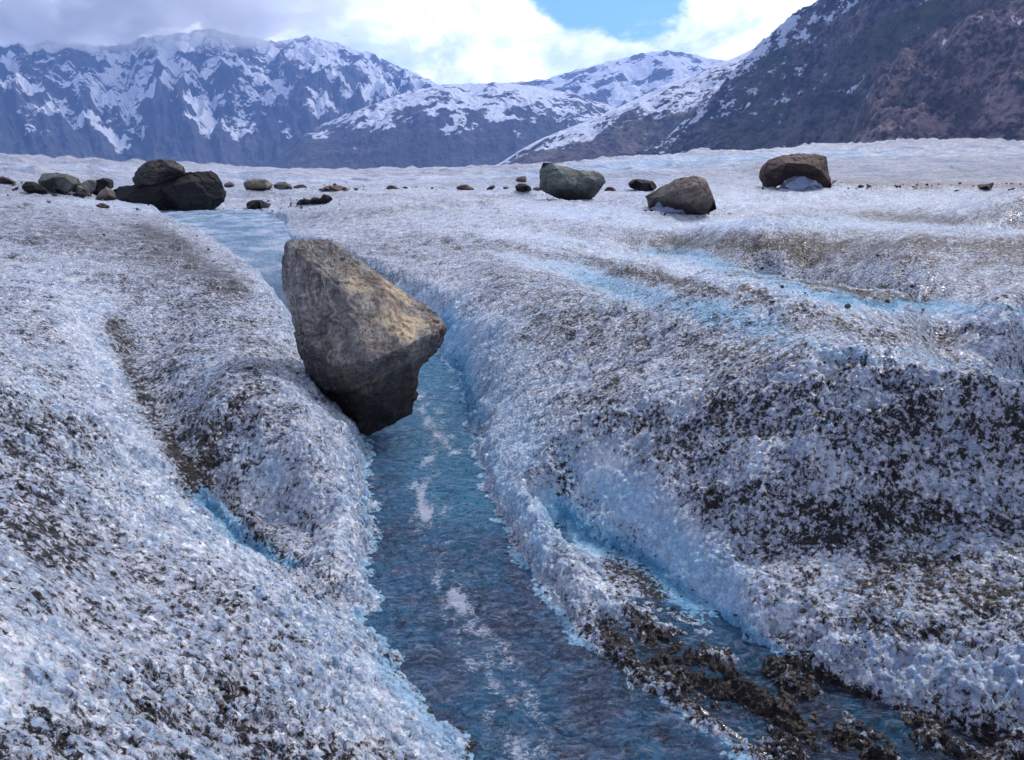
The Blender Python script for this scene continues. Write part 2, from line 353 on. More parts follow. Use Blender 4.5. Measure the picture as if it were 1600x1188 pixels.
# ------------------------------------------------------------------ ice material
def ice_material():
    M = Mat('glacier ice')
    dirt = M.attr('dirt'); blue = M.attr('blue'); cav = M.attr('cav'); far = M.attr('far')
    warp = M.noise(40, 2, col=True)
    wv = M.n('ShaderNodeVectorMath', operation='MULTIPLY_ADD'); M.put(wv.inputs[0], warp); M.put(wv.inputs[1], (.012, .012, .012)); M.put(wv.inputs[2], M.geo)
    wv = wv.outputs[0]
    fine = M.noise(125, 4, .68, .9, vec=wv); mid = M.noise(34, 5, .65, .4, vec=wv); big = M.noise(5.5, 5, .6); huge = M.noise(.9, 4, .6)
    # ---- ice colour
    tone = M.math('ADD', M.math('MULTIPLY', mid, .5), M.math('MULTIPLY', big, .6))
    cellc = M.vor(80, out='Color', vec=wv); cellb = M.vor(33, out='Color', vec=wv)
    sp = M.n('ShaderNodeSeparateColor'); M.put(sp.inputs[0], cellc); sp2 = M.n('ShaderNodeSeparateColor'); M.put(sp2.inputs[0], cellb)
    tone = M.math('ADD', tone, M.math('MULTIPLY', M.math('SUBTRACT', sp.outputs[0], .5), .16)); tone = M.math('ADD', tone, M.math('MULTIPLY', M.math('SUBTRACT', sp2.outputs[1], .5), .14))
    ice = M.mix(M.mr(tone, .40, .72), (.27, .36, .50), (.60, .64, .73))
    ice = M.mix(M.mr(M.noise(11, 4, .6), .50, .68, 0, .6), ice, (.20, .33, .53))
    ice = M.mix(M.mr(M.noise(7, 6, .65, vec=M.vec((1, 1, 1), (0, 0, 1))), .5, .68, 0, .6), ice, (.78, .81, .87))
    ice = M.mix(M.mr(sp.outputs[2], .80, 1.0, 0, .85), ice, (.92, .94, .99))
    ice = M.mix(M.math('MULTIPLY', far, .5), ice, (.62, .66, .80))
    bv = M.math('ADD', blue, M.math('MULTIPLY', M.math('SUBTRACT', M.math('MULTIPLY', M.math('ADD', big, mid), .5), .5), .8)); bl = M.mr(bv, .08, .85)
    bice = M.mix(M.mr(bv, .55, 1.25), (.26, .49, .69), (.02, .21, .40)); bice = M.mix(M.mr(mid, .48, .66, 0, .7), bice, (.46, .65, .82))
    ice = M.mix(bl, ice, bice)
    wav = M.noise(.55, 6, .65, .5, vec=M.vec((.45, 1.5, 1), (0, 0, .35)))  # pale and blue-grey bands paint shading onto the distant swells
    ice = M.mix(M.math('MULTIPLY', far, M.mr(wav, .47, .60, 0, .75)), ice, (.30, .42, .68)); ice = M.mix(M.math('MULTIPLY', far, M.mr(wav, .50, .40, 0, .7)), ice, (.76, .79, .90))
    # ---- cryoconite dust: settles in the pits between crystals
    fr_ = M.math('ADD', M.math('MULTIPLY', M.noise(58, 6, .74, .35, vec=wv), .70), M.math('MULTIPLY', M.noise(11, 5, .65), .30))
    dn = M.math('ADD', fr_, M.math('MULTIPLY', M.math('SUBTRACT', M.noise(3.2, 4, .6), .5), .12))
    dn = M.math('ADD', dn, M.math('MULTIPLY', M.math('SUBTRACT', fine, .5), .16))
    dn = M.math('ADD', dn, M.math('MULTIPLY', cav, .035))
    v = M.math('ADD', dn, M.math('MULTIPLY', dirt, .12))
    speck = M.mr(v, .597, .613)
    stain = M.mr(v, .49, .61, 0, .72)
    film = M.math('MULTIPLY', M.mr(dirt, .45, 1.15), M.mr(M.noise(2.4, 7, .7), .38, .60, 0, .55))
    stain = M.math('MAXIMUM', stain, film)
    dcol = M.mix(M.mr(M.noise(60, 3), .4, .65), (.006, .005, .007), (.024, .018, .018))
    c = M.mix(M.math('MULTIPLY', stain, M.mr(bl, 0, 1, 1, .3)), ice, (.215, .185, .20))
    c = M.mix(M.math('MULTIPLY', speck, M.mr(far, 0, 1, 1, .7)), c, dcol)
    hgt = M.math('ADD', M.math('MULTIPLY', M.vor(75, vec=wv), -.55), M.math('MULTIPLY', M.noise(190, 3, .6), .5))
    hgt = M.math('ADD', hgt, M.math('MULTIPLY', mid, .5))
    b = M.bump(hgt, .016, 1.0)
    b2 = M.bump(M.math('ADD', M.noise(2.2, 6, .7), M.math('MULTIPLY', M.noise(.45, 4, .6, vec=M.vec((.5, 1.4, 1), (0, 0, .35))), 2.5)), .5, M.math('MULTIPLY', far, 1.0), b)
    # every crystal face catches the light at its own angle
    tl = M.n('ShaderNodeVectorMath', operation='MULTIPLY_ADD'); M.put(tl.inputs[0], M.mix(.5, cellc, cellb)); M.put(tl.inputs[1], (.8, .8, .4))
    ad = M.n('ShaderNodeVectorMath', operation='ADD'); M.t.links.new(b2, ad.inputs[0]); M.put(ad.inputs[1], (-.4, -.4, -.2)); M.t.links.new(ad.outputs[0], tl.inputs[2])
    nm = M.n('ShaderNodeVectorMath', operation='NORMALIZE'); M.t.links.new(tl.outputs[0], nm.inputs[0]); b2 = nm.outputs[0]
    p = M.principled(Base_Color=c, Roughness=M.mix(speck, M.mr(M.noise(90, 2), .3, .7, .12, .42), (.42, .42, .42)), IOR=1.31,
                     Subsurface_Weight=M.math('MULTIPLY', M.math('SUBTRACT', 1.0, speck), .55), Subsurface_Radius=(.25, .6, 1.0), Subsurface_Scale=.03,
                     Specular_IOR_Level=.75, Normal=b2)
    return M.surf(p)
ICE = ice_material()

# ------------------------------------------------------------------ glacier surface
def strokes(U, Vv, base, lst):
    """lay down streaks and patches of dust or blue ice, also painting shade into gullies and light onto crests; each is (points, half width u, half width v, amount)"""
    out = np.full(U.shape, float(base))
    for pts, ru, rv, q in lst:
        us = [p[0] for p in pts]; vs = [p[1] for p in pts]
        m = np.where((U > min(us) - 2.6 * ru) & (U < max(us) + 2.6 * ru) & (Vv > min(vs) - 2.6 * rv) & (Vv < max(vs) + 2.6 * rv))[0]
        u, v = U[m] / ru, Vv[m] / rv
        if len(pts) == 1: d = np.hypot(u - us[0] / ru, v - vs[0] / rv)
        else: d = line_d(u, v, [(p[0] / ru, p[1] / rv) for p in pts])
        g = np.exp(-d * d); out[m] = out[m] * (1 - g) + q * g
    return out
def line_d(x, y, pts):
    d = np.full(x.shape, 1e9)
    for (ax, ay), (bx, by) in zip(pts[:-1], pts[1:]):
        ex, ey = bx - ax, by - ay; t = np.clip(((x - ax) * ex + (y - ay) * ey) / (ex * ex + ey * ey), 0, 1)
        d = np.minimum(d, np.hypot(x - ax - t * ex, y - ay - t * ey))
    return d
DIRT = [  # dust amounts; clean strokes along crests also paint their backlit brightness
 ([(0,355),(200,380),(300,440)],60,26,1.0),([(210,345),(290,395),(360,450)],24,14,1.35),([(240,460),(420,580)],60,40,.72),([(30,350)],50,20,.7),([(0,425),(100,440),(150,500)],40,25,.35),
 ([(130,500),(190,640),(270,780),(360,880),(450,960),(560,1050),(650,1150)],40,34,-.25),([(180,510),(228,630),(305,765)],18,18,1.15),([(250,590),(330,720)],24,26,.85),([(290,560),(370,640)],40,40,.62),([(380,800),(430,850)],20,25,.8),
 ([(470,880),(520,900)],35,22,1.15),([(500,850),(440,905),(500,925)],14,10,1.0),([(420,760),(480,700)],35,35,.35),([(540,700),(560,900)],22,60,-.1),([(450,600),(530,660)],30,30,.25),
 ([(0,660),(80,700)],50,40,.85),([(0,800),(120,860)],55,35,.85),([(60,560)],60,40,.4),([(180,800),(300,860),(420,960)],40,30,.3),([(300,930),(360,960)],50,22,.85),([(200,900),(160,1000)],60,35,.5),
 ([(380,1060),(480,1130)],50,40,.85),([(560,1170),(600,1188)],40,25,.9),([(450,1180),(520,1188)],60,20,.9),([(250,1100),(350,1150)],60,35,.55),([(60,1060)],60,60,.3),([(180,1050)],50,15,.75),([(560,1080),(640,1150)],30,30,.15),([(500,1010)],50,20,.6),
 ([(620,420),(700,480),(740,540)],34,26,.62),([(560,385),(640,400)],50,14,.75),([(700,540),(760,640),(820,760),(880,860)],62,52,-.6),([(860,700),(900,780)],22,26,1.0),([(830,740),(880,770)],25,20,.9),([(760,560),(900,600),(960,700)],40,40,.35),
 ([(800,440),(950,520),(1150,570)],60,28,.72),([(930,620),(1050,700),(1100,760)],60,40,.70),([(1150,640),(1400,680),(1600,700)],90,40,.85),([(1180,790),(1400,805),(1600,830)],90,34,.98),([(1300,860),(1600,960)],90,40,.95),
 ([(950,740),(1060,850),(1180,960)],46,40,-.6),([(1200,920),(1300,960)],50,20,.5),([(1250,1020),(1400,980)],60,26,.45),([(1350,1080),(1600,1070)],70,44,-.1),([(1450,1010),(1600,980)],70,26,.8),([(1300,880)],60,22,.45),
 ([(950,950),(1030,1010),(1130,1080),(1300,1150),(1450,1188)],40,34,1.5),([(960,890),(1060,950),(1180,1030),(1350,1100)],14,10,1.3),([(880,860),(960,960),(1000,1010)],16,18,.35),([(1130,990),(1180,1010)],24,16,.1),([(1400,1130),(1500,1188)],60,20,.9),
 ([(760,390),(900,425),(1000,450)],30,7,.15),([(890,388),(960,415),(1100,448),(1250,478)],30,10,1.2),([(1250,505),(1500,545),(1600,560)],60,10,.7),([(800,365),(950,390),(1150,440),(1300,475),(1600,500)],50,10,-.3),([(1300,580),(1600,620)],80,14,.5),
 ([(1050,377),(1200,382),(1400,388),(1600,392)],60,16,1.2),([(1270,405)],35,10,1.3),([(1150,425),(1300,450),(1420,470)],30,6,1.1),([(1250,430),(1600,450)],60,14,.5),([(1500,400)],80,12,.6),
 ([(1000,350),(1300,350),(1600,360)],60,7,-.4),([(1370,338),(1500,345)],40,7,1.1),([(1130,318),(1300,308),(1500,315)],80,12,-.2),([(850,325),(1000,345)],80,9,-.1),([(620,335),(760,350)],70,10,.35),([(640,375),(800,390)],50,8,.75),([(900,360),(1000,372)],40,7,.6),
 ([(480,340),(600,330)],60,9,.75),([(500,360),(560,372)],30,8,.55),([(30,295),(150,310)],80,9,.85),([(0,330),(150,335),(230,345)],60,8,.7),([(150,315),(260,330)],60,5,.1),
 ([(400,305),(560,305)],90,5,.75),([(560,300),(800,302)],90,4,.4),([(1300,282),(1440,288),(1600,290)],80,5,1.1),([(1320,275),(1600,272)],90,6,.6),([(950,275),(1180,268)],60,5,.6),([(700,285),(900,288)],90,4,.5),
 ([(1000,255),(1300,238),(1600,235)],80,8,.05),([(1300,258),(1600,252)],90,5,.45),([(0,258),(200,264),(450,280)],90,5,.1),([(0,275),(300,285)],90,5,.4),([(560,283),(800,272)],80,5,.15)]
BLUE = [  # bare blue ice; darker blue along gullies also paints in their shading
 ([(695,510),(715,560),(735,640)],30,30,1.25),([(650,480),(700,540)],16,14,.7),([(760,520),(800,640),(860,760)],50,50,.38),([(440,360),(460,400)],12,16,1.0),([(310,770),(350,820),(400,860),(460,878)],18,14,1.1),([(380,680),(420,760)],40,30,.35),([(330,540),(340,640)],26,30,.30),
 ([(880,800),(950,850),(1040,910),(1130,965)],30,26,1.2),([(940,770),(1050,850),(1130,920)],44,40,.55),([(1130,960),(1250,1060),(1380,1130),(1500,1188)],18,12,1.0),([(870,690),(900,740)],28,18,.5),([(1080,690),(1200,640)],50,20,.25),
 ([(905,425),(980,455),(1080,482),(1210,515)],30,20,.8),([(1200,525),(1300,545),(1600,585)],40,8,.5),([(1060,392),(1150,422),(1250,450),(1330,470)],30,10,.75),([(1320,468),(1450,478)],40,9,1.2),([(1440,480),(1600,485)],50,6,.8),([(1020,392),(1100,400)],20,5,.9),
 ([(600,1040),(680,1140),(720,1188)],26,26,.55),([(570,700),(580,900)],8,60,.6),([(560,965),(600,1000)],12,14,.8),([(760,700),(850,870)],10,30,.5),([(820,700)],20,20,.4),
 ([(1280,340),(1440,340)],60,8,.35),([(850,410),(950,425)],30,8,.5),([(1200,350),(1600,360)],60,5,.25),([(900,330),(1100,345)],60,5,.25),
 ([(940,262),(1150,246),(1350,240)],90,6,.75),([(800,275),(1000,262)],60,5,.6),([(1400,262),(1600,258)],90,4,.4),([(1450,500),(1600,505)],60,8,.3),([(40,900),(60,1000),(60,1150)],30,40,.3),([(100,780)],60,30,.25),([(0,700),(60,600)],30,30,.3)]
th = np.concatenate([np.linspace(-math.pi, -.80, 70, endpoint=False), np.linspace(-.80, .80, 1400), np.linspace(.80, math.pi, 71)[1:-1]])
rr = np.exp(np.concatenate([np.linspace(math.log(.2), math.log(.85), 60, endpoint=False), np.linspace(math.log(.85), math.log(6), 880, endpoint=False), np.linspace(math.log(6), math.log(900), 470)]))
TH, RR = np.meshgrid(th, rr); X = (RR * np.sin(TH)).ravel(); Y = (RR * np.cos(TH)).ravel(); TH = TH.ravel(); RR = RR.ravel()
H, S, PL = ice_smooth(X, Y, True)
LD = np.log(RR)
# bearings and elevations of the smooth surface as surveyed from the station
front = np.cos(TH) > .2; slo = (H - CAMZ) / RR
cy = np.where(front, np.cos(TH), 1); kq = slo / cy
VV = 594 - F * (kq + math.tan(PITCH)) / (1 - kq * math.tan(PITCH)) ; UU = 800 + F * np.tan(np.where(front, TH, 0)) / (math.cos(PITCH) * (1 - kq * math.tan(PITCH)))
UU = np.where(front, UU, 800 + 3000 * TH); jit = 14 * fbm2(X / .09, Y / .09, 3, 601) * sstep(9, 3, RR)
UU = UU + jit; VV = VV + jit * .7 + 30 * fbm2(X / .3, Y / .3, 2, 602) * sstep(5, 2.5, RR)
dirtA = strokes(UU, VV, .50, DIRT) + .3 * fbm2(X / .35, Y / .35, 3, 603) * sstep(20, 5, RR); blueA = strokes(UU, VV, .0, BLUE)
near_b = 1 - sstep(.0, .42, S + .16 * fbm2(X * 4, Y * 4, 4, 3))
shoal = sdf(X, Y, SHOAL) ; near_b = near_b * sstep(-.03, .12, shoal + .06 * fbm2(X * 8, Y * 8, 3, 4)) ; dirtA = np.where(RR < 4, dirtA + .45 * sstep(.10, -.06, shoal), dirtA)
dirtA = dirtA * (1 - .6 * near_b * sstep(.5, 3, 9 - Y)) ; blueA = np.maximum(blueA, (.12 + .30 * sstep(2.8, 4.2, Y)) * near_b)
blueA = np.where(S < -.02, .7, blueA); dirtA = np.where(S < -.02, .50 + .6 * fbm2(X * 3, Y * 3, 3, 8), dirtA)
# crystal crust
def crust(x, y, d):
    res = np.maximum(.0025, d * .0023)
    wx = x + .006 * perlin2(x * 45, y * 45, 201); wy = y + .006 * perlin2(x * 45 + 7, y * 45, 202)
    f1, f2, rv, t1 = worley(wx / .019, wy / .019, 41)
    c1 = np.clip(1 - f1 * 1.25, 0, 1) * (.35 + rv)
    g1, g2, rw, t2 = worley(wx / .058, wy / .058, 43)
    c2 = np.clip(1 - g1 * 1.15, 0, 1) * (.2 + rw)
    k1 = 1 - sstep(.25, .6, res / .019); k2 = 1 - sstep(.25, .6, res / .058)
    big = fbm2(x / .16, y / .16, 4, 47, .62); k3 = 1 - sstep(.2, .6, res / .05)
    amp = .62 + .6 * fbm2(x / .5, y / .5, 2, 55)
    far = fbm2(x / .55, y / .35, 4, 59, .6) * sstep(4, 9, d) * (1 - sstep(30, 80, d) * .4)
    return amp * ((.011 * c1 + .011 * t1 + .004 * rv) * k1 + (.013 * c2 + .015 * t2) * k2) + .026 * big * k3 + .075 * far, (.5 - c1) * k1 + .6 * (.4 - c2) * k2
cr_h, cav = crust(X, Y, RR)
damp = np.where(S < 0, .8, 1.0) * (1 - .5 * np.clip(blueA, 0, 1)) * (.75 + .5 * sstep(-.3, .3, fbm2(X / .8, Y / .8, 3, 605)))
Hs = H.copy()
H = H + cr_h * damp
# clots of rotten ice in the shallow margin of the stream, lower right
rag = (1 - sstep(0, .25, np.abs(S - .02))) * sstep(.1, .7, X) * (1 - sstep(2.2, 2.8, Y))
H = H + 0 * rag * (.07 * fbm2(X * 11, Y * 11, 4, 91) - .004)
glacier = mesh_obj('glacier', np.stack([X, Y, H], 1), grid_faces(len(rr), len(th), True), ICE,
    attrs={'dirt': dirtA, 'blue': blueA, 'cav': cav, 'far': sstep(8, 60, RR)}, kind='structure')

# ------------------------------------------------------------------ meltwater
def water_material():
    M = Mat('meltwater')
    foam = M.attr('foam'); deep = M.attr('deep')
    fn = M.noise(75, 6, .78, .8, vec=M.vec((1, 1.3, 1), (0, 0, R(-14))))
    f = M.mr(M.math('ADD', M.math('MULTIPLY', foam, .22), fn), .62, .78)
    b = M.bump(M.noise(13, 8, .72, 2.2, vec=M.vec((.85, 1.45, 1), (0, 0, R(-14)))), .05, 1.0)
    tr = M.n('ShaderNodeBsdfTransparent'); M.put(tr.inputs[0], M.mix(deep, (.58, .76, .92), (.36, .64, .90)))
    df = M.n('ShaderNodeBsdfDiffuse'); 
    rm = M.vec((.85, 1.45, 1), (0, 0, R(-14)))
    st = M.noise(15, 9, .76, 2.6, vec=rm); lg = M.noise(3.6, 5, .62, 1.2); lg2 = M.noise(6, 5, .65, 1.5, vec=M.vec((1, 1, 1), (0, 0, 2)))
    wc = M.mix(M.mr(lg, .44, .58), (.07, .28, .50), (.16, .19, .31)); wc = M.mix(M.mr(lg2, .52, .64, 0, .75), wc, (.055, .035, .045))
    wc = M.mix(M.mr(deep, 0, 1, 0, .85), wc, (.10, .48, .76)); wc = M.mix(M.mr(lg2, .47, .38, 0, .5), wc, (.12, .27, .55))
    wc = M.mix(M.mr(st, .51, .60, 0, .9), wc, (.44, .58, .86)); wc = M.mix(M.mr(st, .49, .42, 0, .75), wc, (.015, .05, .10))
    M.put(df.inputs[0], wc); M.put(df.inputs['Normal'], b)
    m1 = M.n('ShaderNodeMixShader'); M.put(m1.inputs[0], M.mr(deep, 0, 1, .45, .6)); M.t.links.new(tr.outputs[0], m1.inputs[1]); M.t.links.new(df.outputs[0], m1.inputs[2])
    gl = M.n('ShaderNodeBsdfGlossy'); gl.inputs['Roughness'].default_value = .20; M.put(gl.inputs['Normal'], b)
    fr = M.n('ShaderNodeFresnel'); fr.inputs[0].default_value = 1.33; M.put(fr.inputs['Normal'], b)
    m2 = M.n('ShaderNodeMixShader'); M.put(m2.inputs[0], M.math('MULTIPLY', fr.outputs[0], .8, clamp=True)); M.t.links.new(m1.outputs[0], m2.inputs[1]); M.t.links.new(gl.outputs[0], m2.inputs[2])
    fo = M.n('ShaderNodeBsdfDiffuse'); M.put(fo.inputs[0], (.72, .78, .95)); M.put(fo.inputs['Normal'], b)
    m3 = M.n('ShaderNodeMixShader'); M.put(m3.inputs[0], M.math('MULTIPLY', f, .85)); M.t.links.new(m2.outputs[0], m3.inputs[1]); M.t.links.new(fo.outputs[0], m3.inputs[2])
    return M.surf(m3)
WATER = water_material()
nu, nv = 620, 1100
tw = np.linspace(-.55, .75, nu); rw = np.exp(np.linspace(math.log(.7), math.log(30), nv))
TW, RW = np.meshgrid(tw, rw); wx = (RW * np.sin(TW)).ravel(); wy = (RW * np.cos(TW)).ravel(); RWf = RW.ravel()
s_ = sdf(wx, wy, STREAM); p_ = sdf(wx, wy, SHOAL)
keep = (np.minimum(s_, p_) < .14 + .02 * RWf)
xr, yr = wx * .97 + wy * .24, wy * .97 - wx * .24
rip = .009 * fbm2(xr * 9, yr * 16, 4, 301, .6) + .002 * ridge2(xr * 20, yr * 42, 3, 303) + .012 * fbm2(xr * 2.5, yr * 4, 2, 307)
rip = rip * (1 + .12 * RWf)
chop = sstep(6, 12, RWf); rip = rip + chop * .05 * ridge2(wx * 2.2, wy * 2.6, 3, 311)
wz = wl(RWf) + rip * sstep(0.04, -.06, s_) - .004
wz = np.where((s_ > .02) & (p_ < .1), .002 + .3 * rip, wz)
FL = plan([(640,600),(675,670),(690,700),(655,735),(665,790),(660,830),(690,880),(695,915),(715,950),(712,985),(745,1020),(750,1055),(785,1090),(780,1120),(810,1188)])
foam = np.exp(-(line_d(wx + .03 * fbm2(wx * 9, wy * 9, 3, 331), wy, FL) / (.022 + .012 * RWf + .03 * np.maximum(fbm2(wx * 2, wy * 4, 2, 332), -.3))) ** 2) * (.70 + 2.2 * fbm2(wx * 13, wy * 5, 4, 321, .6))
FL2 = FL + np.array([.07, .02]); foam = np.maximum(foam, .8 * np.exp(-(line_d(wx + .06 * fbm2(wx * 4, wy * 4, 3, 341), wy, FL2) / (.012 + .012 * RWf)) ** 2) * (.45 + 2.2 * fbm2(wx * 9, wy * 7, 4, 343, .6)))
foam = np.maximum(foam, chop * (.75 + .9 * fbm2(wx * 1.2, wy * 1.2, 3, 323)))
foam = np.maximum(foam, .25 * np.exp(-((s_ + .02) / .03) ** 2))
CH = plan([(640,560),(690,600),(700,650),(720,720),(740,780)])
deep = np.clip(.75 * chop + np.exp(-(line_d(wx, wy, CH) / .30) ** 2) * 1.15, 0, 1)
fcs = grid_faces(nv, nu); kf = keep[fcs].any(1); fcs = fcs[kf]
used = np.unique(fcs); remap = np.full(len(wx), -1); remap[used] = np.arange(len(used))
mesh_obj('meltwater_stream', np.stack([wx, wy, wz], 1)[used], remap[fcs], WATER, attrs={'foam': foam[used], 'deep': deep[used]}, kind='structure')

# ------------------------------------------------------------------ mountains
def mountain_material(name, rock1, rock2, green, snow=(.80, .84, .95), k=1.0, sharp=.05, stretch=(1, 1, 1), rot=(0, 0, 0)):
    M = Mat(name); sn = M.attr('snow'); gr = M.attr('green')
    v = M.vec(stretch, rot)
    a = M.noise(.012 * k, 8, .65, vec=v); b = M.noise(.05 * k, 6, .65, vec=v); c = M.noise(.2 * k, 4, .6)
    rock = M.mix(M.mr(M.math('ADD', M.math('MULTIPLY', a, .5), M.math('MULTIPLY', b, .5)), .41, .59), rock1, rock2)
    rock = M.mix(M.mr(c, .45, .7, 0, .4), rock, rock1)
    rock = M.mix(M.mr(M.noise(.0045 * k, 6, .65, .6, vec=v), .5, .6, 0, .75), rock, rock1)
    rock = M.mix(M.mr(M.math('ADD', gr, M.math('SUBTRACT', b, .5)), .35, .8), rock, green)
    s = M.math('ADD', sn, M.math('ADD', M.math('MULTIPLY', M.math('SUBTRACT', a, .5), 2.2), M.math('MULTIPLY', M.math('SUBTRACT', b, .5), 1.3)))
    s = M.mr(s, .5 - sharp, .5 + sharp)
    col = M.mix(s, rock, snow)
    bp = M.bump(M.math('ADD', a, M.math('MULTIPLY', b, .4)), 30 / k, 1.0)
    return M.surf(M.principled(Base_Color=col, Roughness=.9, Specular_IOR_Level=.2, Normal=bp))
def crest_f(pts, dist):
    A_, Zc = [], []
    for u, v in pts:
        a, s = ray(u, v); A_.append(a); Zc.append(s)
    return np.array(A_), np.array(Zc)
def mountain(name, crest, dc, depth, base, mat, na, nt_, fn, seed, back=.6, zbase=0):
    """crest: sight line points of the skyline; dc: distance of the crest; depth: how far its foot lies in front of it"""
    A_, Sl = crest_f(crest, dc)
    a = np.linspace(A_[0], A_[-1], na)
    cs = np.interp(a, A_, Sl)
    D0 = dc(a) if callable(dc) else np.full(na, float(dc))
    dep = depth(a) if callable(depth) else np.full(na, float(depth))
    cz = CAMZ + cs * D0 - zbase
    t = np.concatenate([np.linspace(0, 1, nt_), np.linspace(1, 1 + back, nt_ // 4)[1:]])
    Tt, Aa = np.meshgrid(t, a, indexing='ij')
    Dd = D0[None] - dep[None] * (1 - Tt)
    h, at = fn(Aa, Tt, Aa * D0[None], np.broadcast_to(cz[None], Tt.shape))
    h = np.where(Tt > 1, h * (1 - (Tt - 1) / back) , h)
    x = Dd * np.sin(Aa); y = Dd * np.cos(Aa); z = h + zbase
    return mesh_obj(name, np.stack([x.ravel(), y.ravel(), z.ravel()], 1), grid_faces(len(t), na), mat,
                    attrs={k_: v_.ravel() for k_, v_ in at.items()}, kind='structure')
CL = [(-500,70),(-300,60),(-100,70),(0,74),(40,72),(120,70),(180,74),(230,60),(290,52),(330,46),(380,60),(420,66),(480,58),(520,68),(570,84),(620,102),(660,120),(690,135),(740,165),(800,190),(900,240)]
def f_left(A, T, s, cz):
    sw = s + 130 * fbm2(s / 500, T * 2, 3, 401)
    env = np.sin(np.clip(T, 0, 1) * math.pi) ** .7
    rid = ridge2(sw / 420, T * 1.2 + s / 900, 5, 403, .55); rid2 = ridge2(sw / 130, T * 2.4, 4, 405, .5)
    h = cz * (.18 * T + .82 * T ** 1.25) + env * (150 * rid + 60 * rid2 + 60 * fbm2(s / 260, T * 4, 4, 407)) + 18 * fbm2(s / 60, T * 12, 3, 409)
    hf = h / 850.0
    snow = .66 + .55 * (hf - .58) - .25 * rid - .2 * rid2 + .75 * fbm2(s / 230 + T * 2, T * 6, 4, 411)
    snow = snow - .7 * (1 - sstep(.0, .24, hf))
    return h, {'snow': snow, 'green': np.zeros_like(h)}
M_left = mountain_material('far mountain', (.045, .050, .070), (.11, .11, .135), (.05, .06, .05), k=.55)
mountain('mountain', CL, 5200, 1900, 0, M_left, 900, 300, f_left, 1)
CB = [(700,150),(760,133),(790,130),(850,124),(900,110),(940,100),(970,92),(1000,84),(1040,79),(1080,84),(1110,92),(1150,96),(1200,90),(1300,110),(1500,150)]
def f_back(A, T, s, cz):
    env = np.sin(np.clip(T, 0, 1) * math.pi) ** .7
    rid = ridge2(s / 380 + T * .8, T * 1.6, 5, 423, .55)
    h = cz * (.1 * T + .9 * T ** 1.1) + env * (90 * rid + 50 * fbm2(s / 200, T * 5, 4, 427)) + 12 * fbm2(s / 60, T * 12, 3, 409)
    snow = .66 + .55 * (h / 850 - .5) - .28 * rid + .8 * fbm2(s / 170 + T, T * 9, 4, 431)
    return h, {'snow': snow, 'green': np.zeros_like(h)}
mountain('snowy_ridge', CB, 5000, 1700, 0, M_left, 420, 240, f_back, 2)
CM = [(380,285),(410,268),(440,240),(470,213),(500,197),(560,172),(600,157),(650,141),(700,133),(740,131),(790,131),(830,134),(870,142),(900,150),(950,165),(1000,190),(1060,230),(1100,260)]
def f_mid(A, T, s, cz):
    sw = s + 60 * fbm2(s / 300, T * 2, 3, 441)
    env = np.sin(np.clip(T, 0, 1) * math.pi) ** .6
    rid = ridge2(sw / 300, T * 1.6 - s / 700, 5, 443, .55)
    h = cz * np.where(T < .35, T / .35 * .5, .5 + .5 * ((T - .35) / .65)) + env * (42 * rid + 26 * fbm2(s / 120, T * 6, 4, 447)) * np.clip(cz / 300, .2, 1) + 8 * fbm2(s / 40, T * 14, 3, 449)
    hf = h / 400.0
    snow = .68 + .7 * (hf - .62) - .25 * rid + .85 * fbm2(s / 140 + T * 1.5, T * 8, 4, 451)
    snow = snow - .6 * (1 - sstep(.22, .50, hf + .06 * fbm2(s / 90, T * 3, 3, 453)))
    return h, {'snow': snow, 'green': np.zeros_like(h)}
M_mid = mountain_material('valley mountain', (.04, .042, .06), (.12, .11, .13), (.05, .06, .05), k=.8)
mountain('mountain', CM, 3600, 1100, 0, M_mid, 800, 280, f_mid, 3)
# long snowy shoulder that runs down from the right wall to the valley floor
CS = [(700,282),(740,274),(780,256),(820,232),(850,216),(890,200),(940,182),(1000,152),(1040,132),(1080,121),(1110,106),(1150,90),(1190,70),(1220,67),(1260,60),(1350,60),(1500,80)]
def f_sh(A, T, s, cz):
    env = np.sin(np.clip(T, 0, 1) * math.pi) ** .6
    sl = s * .8 + T * 300
    rid = ridge2(s / 260, T * 3.2, 5, 463, .55); r2 = ridge2(s / 90 + T * 2, T * 9, 4, 465, .5)
    h = cz * (.25 * T + .75 * T ** 1.15) + env * (26 * rid + 9 * r2 + 12 * fbm2(s / 60, T * 10, 4, 467)) * np.clip(cz / 130, .15, 1.3)
    snow = .50 + .42 * T - .22 * r2 + .42 * fbm2(s / 120, T * 10 , 4, 471) - .15 * rid
    snow = snow - .6 * (1 - sstep(.30, .6, T + .1 * fbm2(s / 80, T * 3, 3, 473)))
    green = .45 * sstep(0.05, .4, T) * (1 - sstep(.4, .65, T)) + .25 * fbm2(s / 100, T * 5, 3, 475)
    return h, {'snow': snow, 'green': green}
M_sh = mountain_material('shoulder rock', (.035, .030, .042), (.22, .175, .19), (.07, .09, .04), k=1.6)
mountain('rock_shoulder', CS, 2300, 900, 0, M_sh, 800, 300, f_sh, 4)
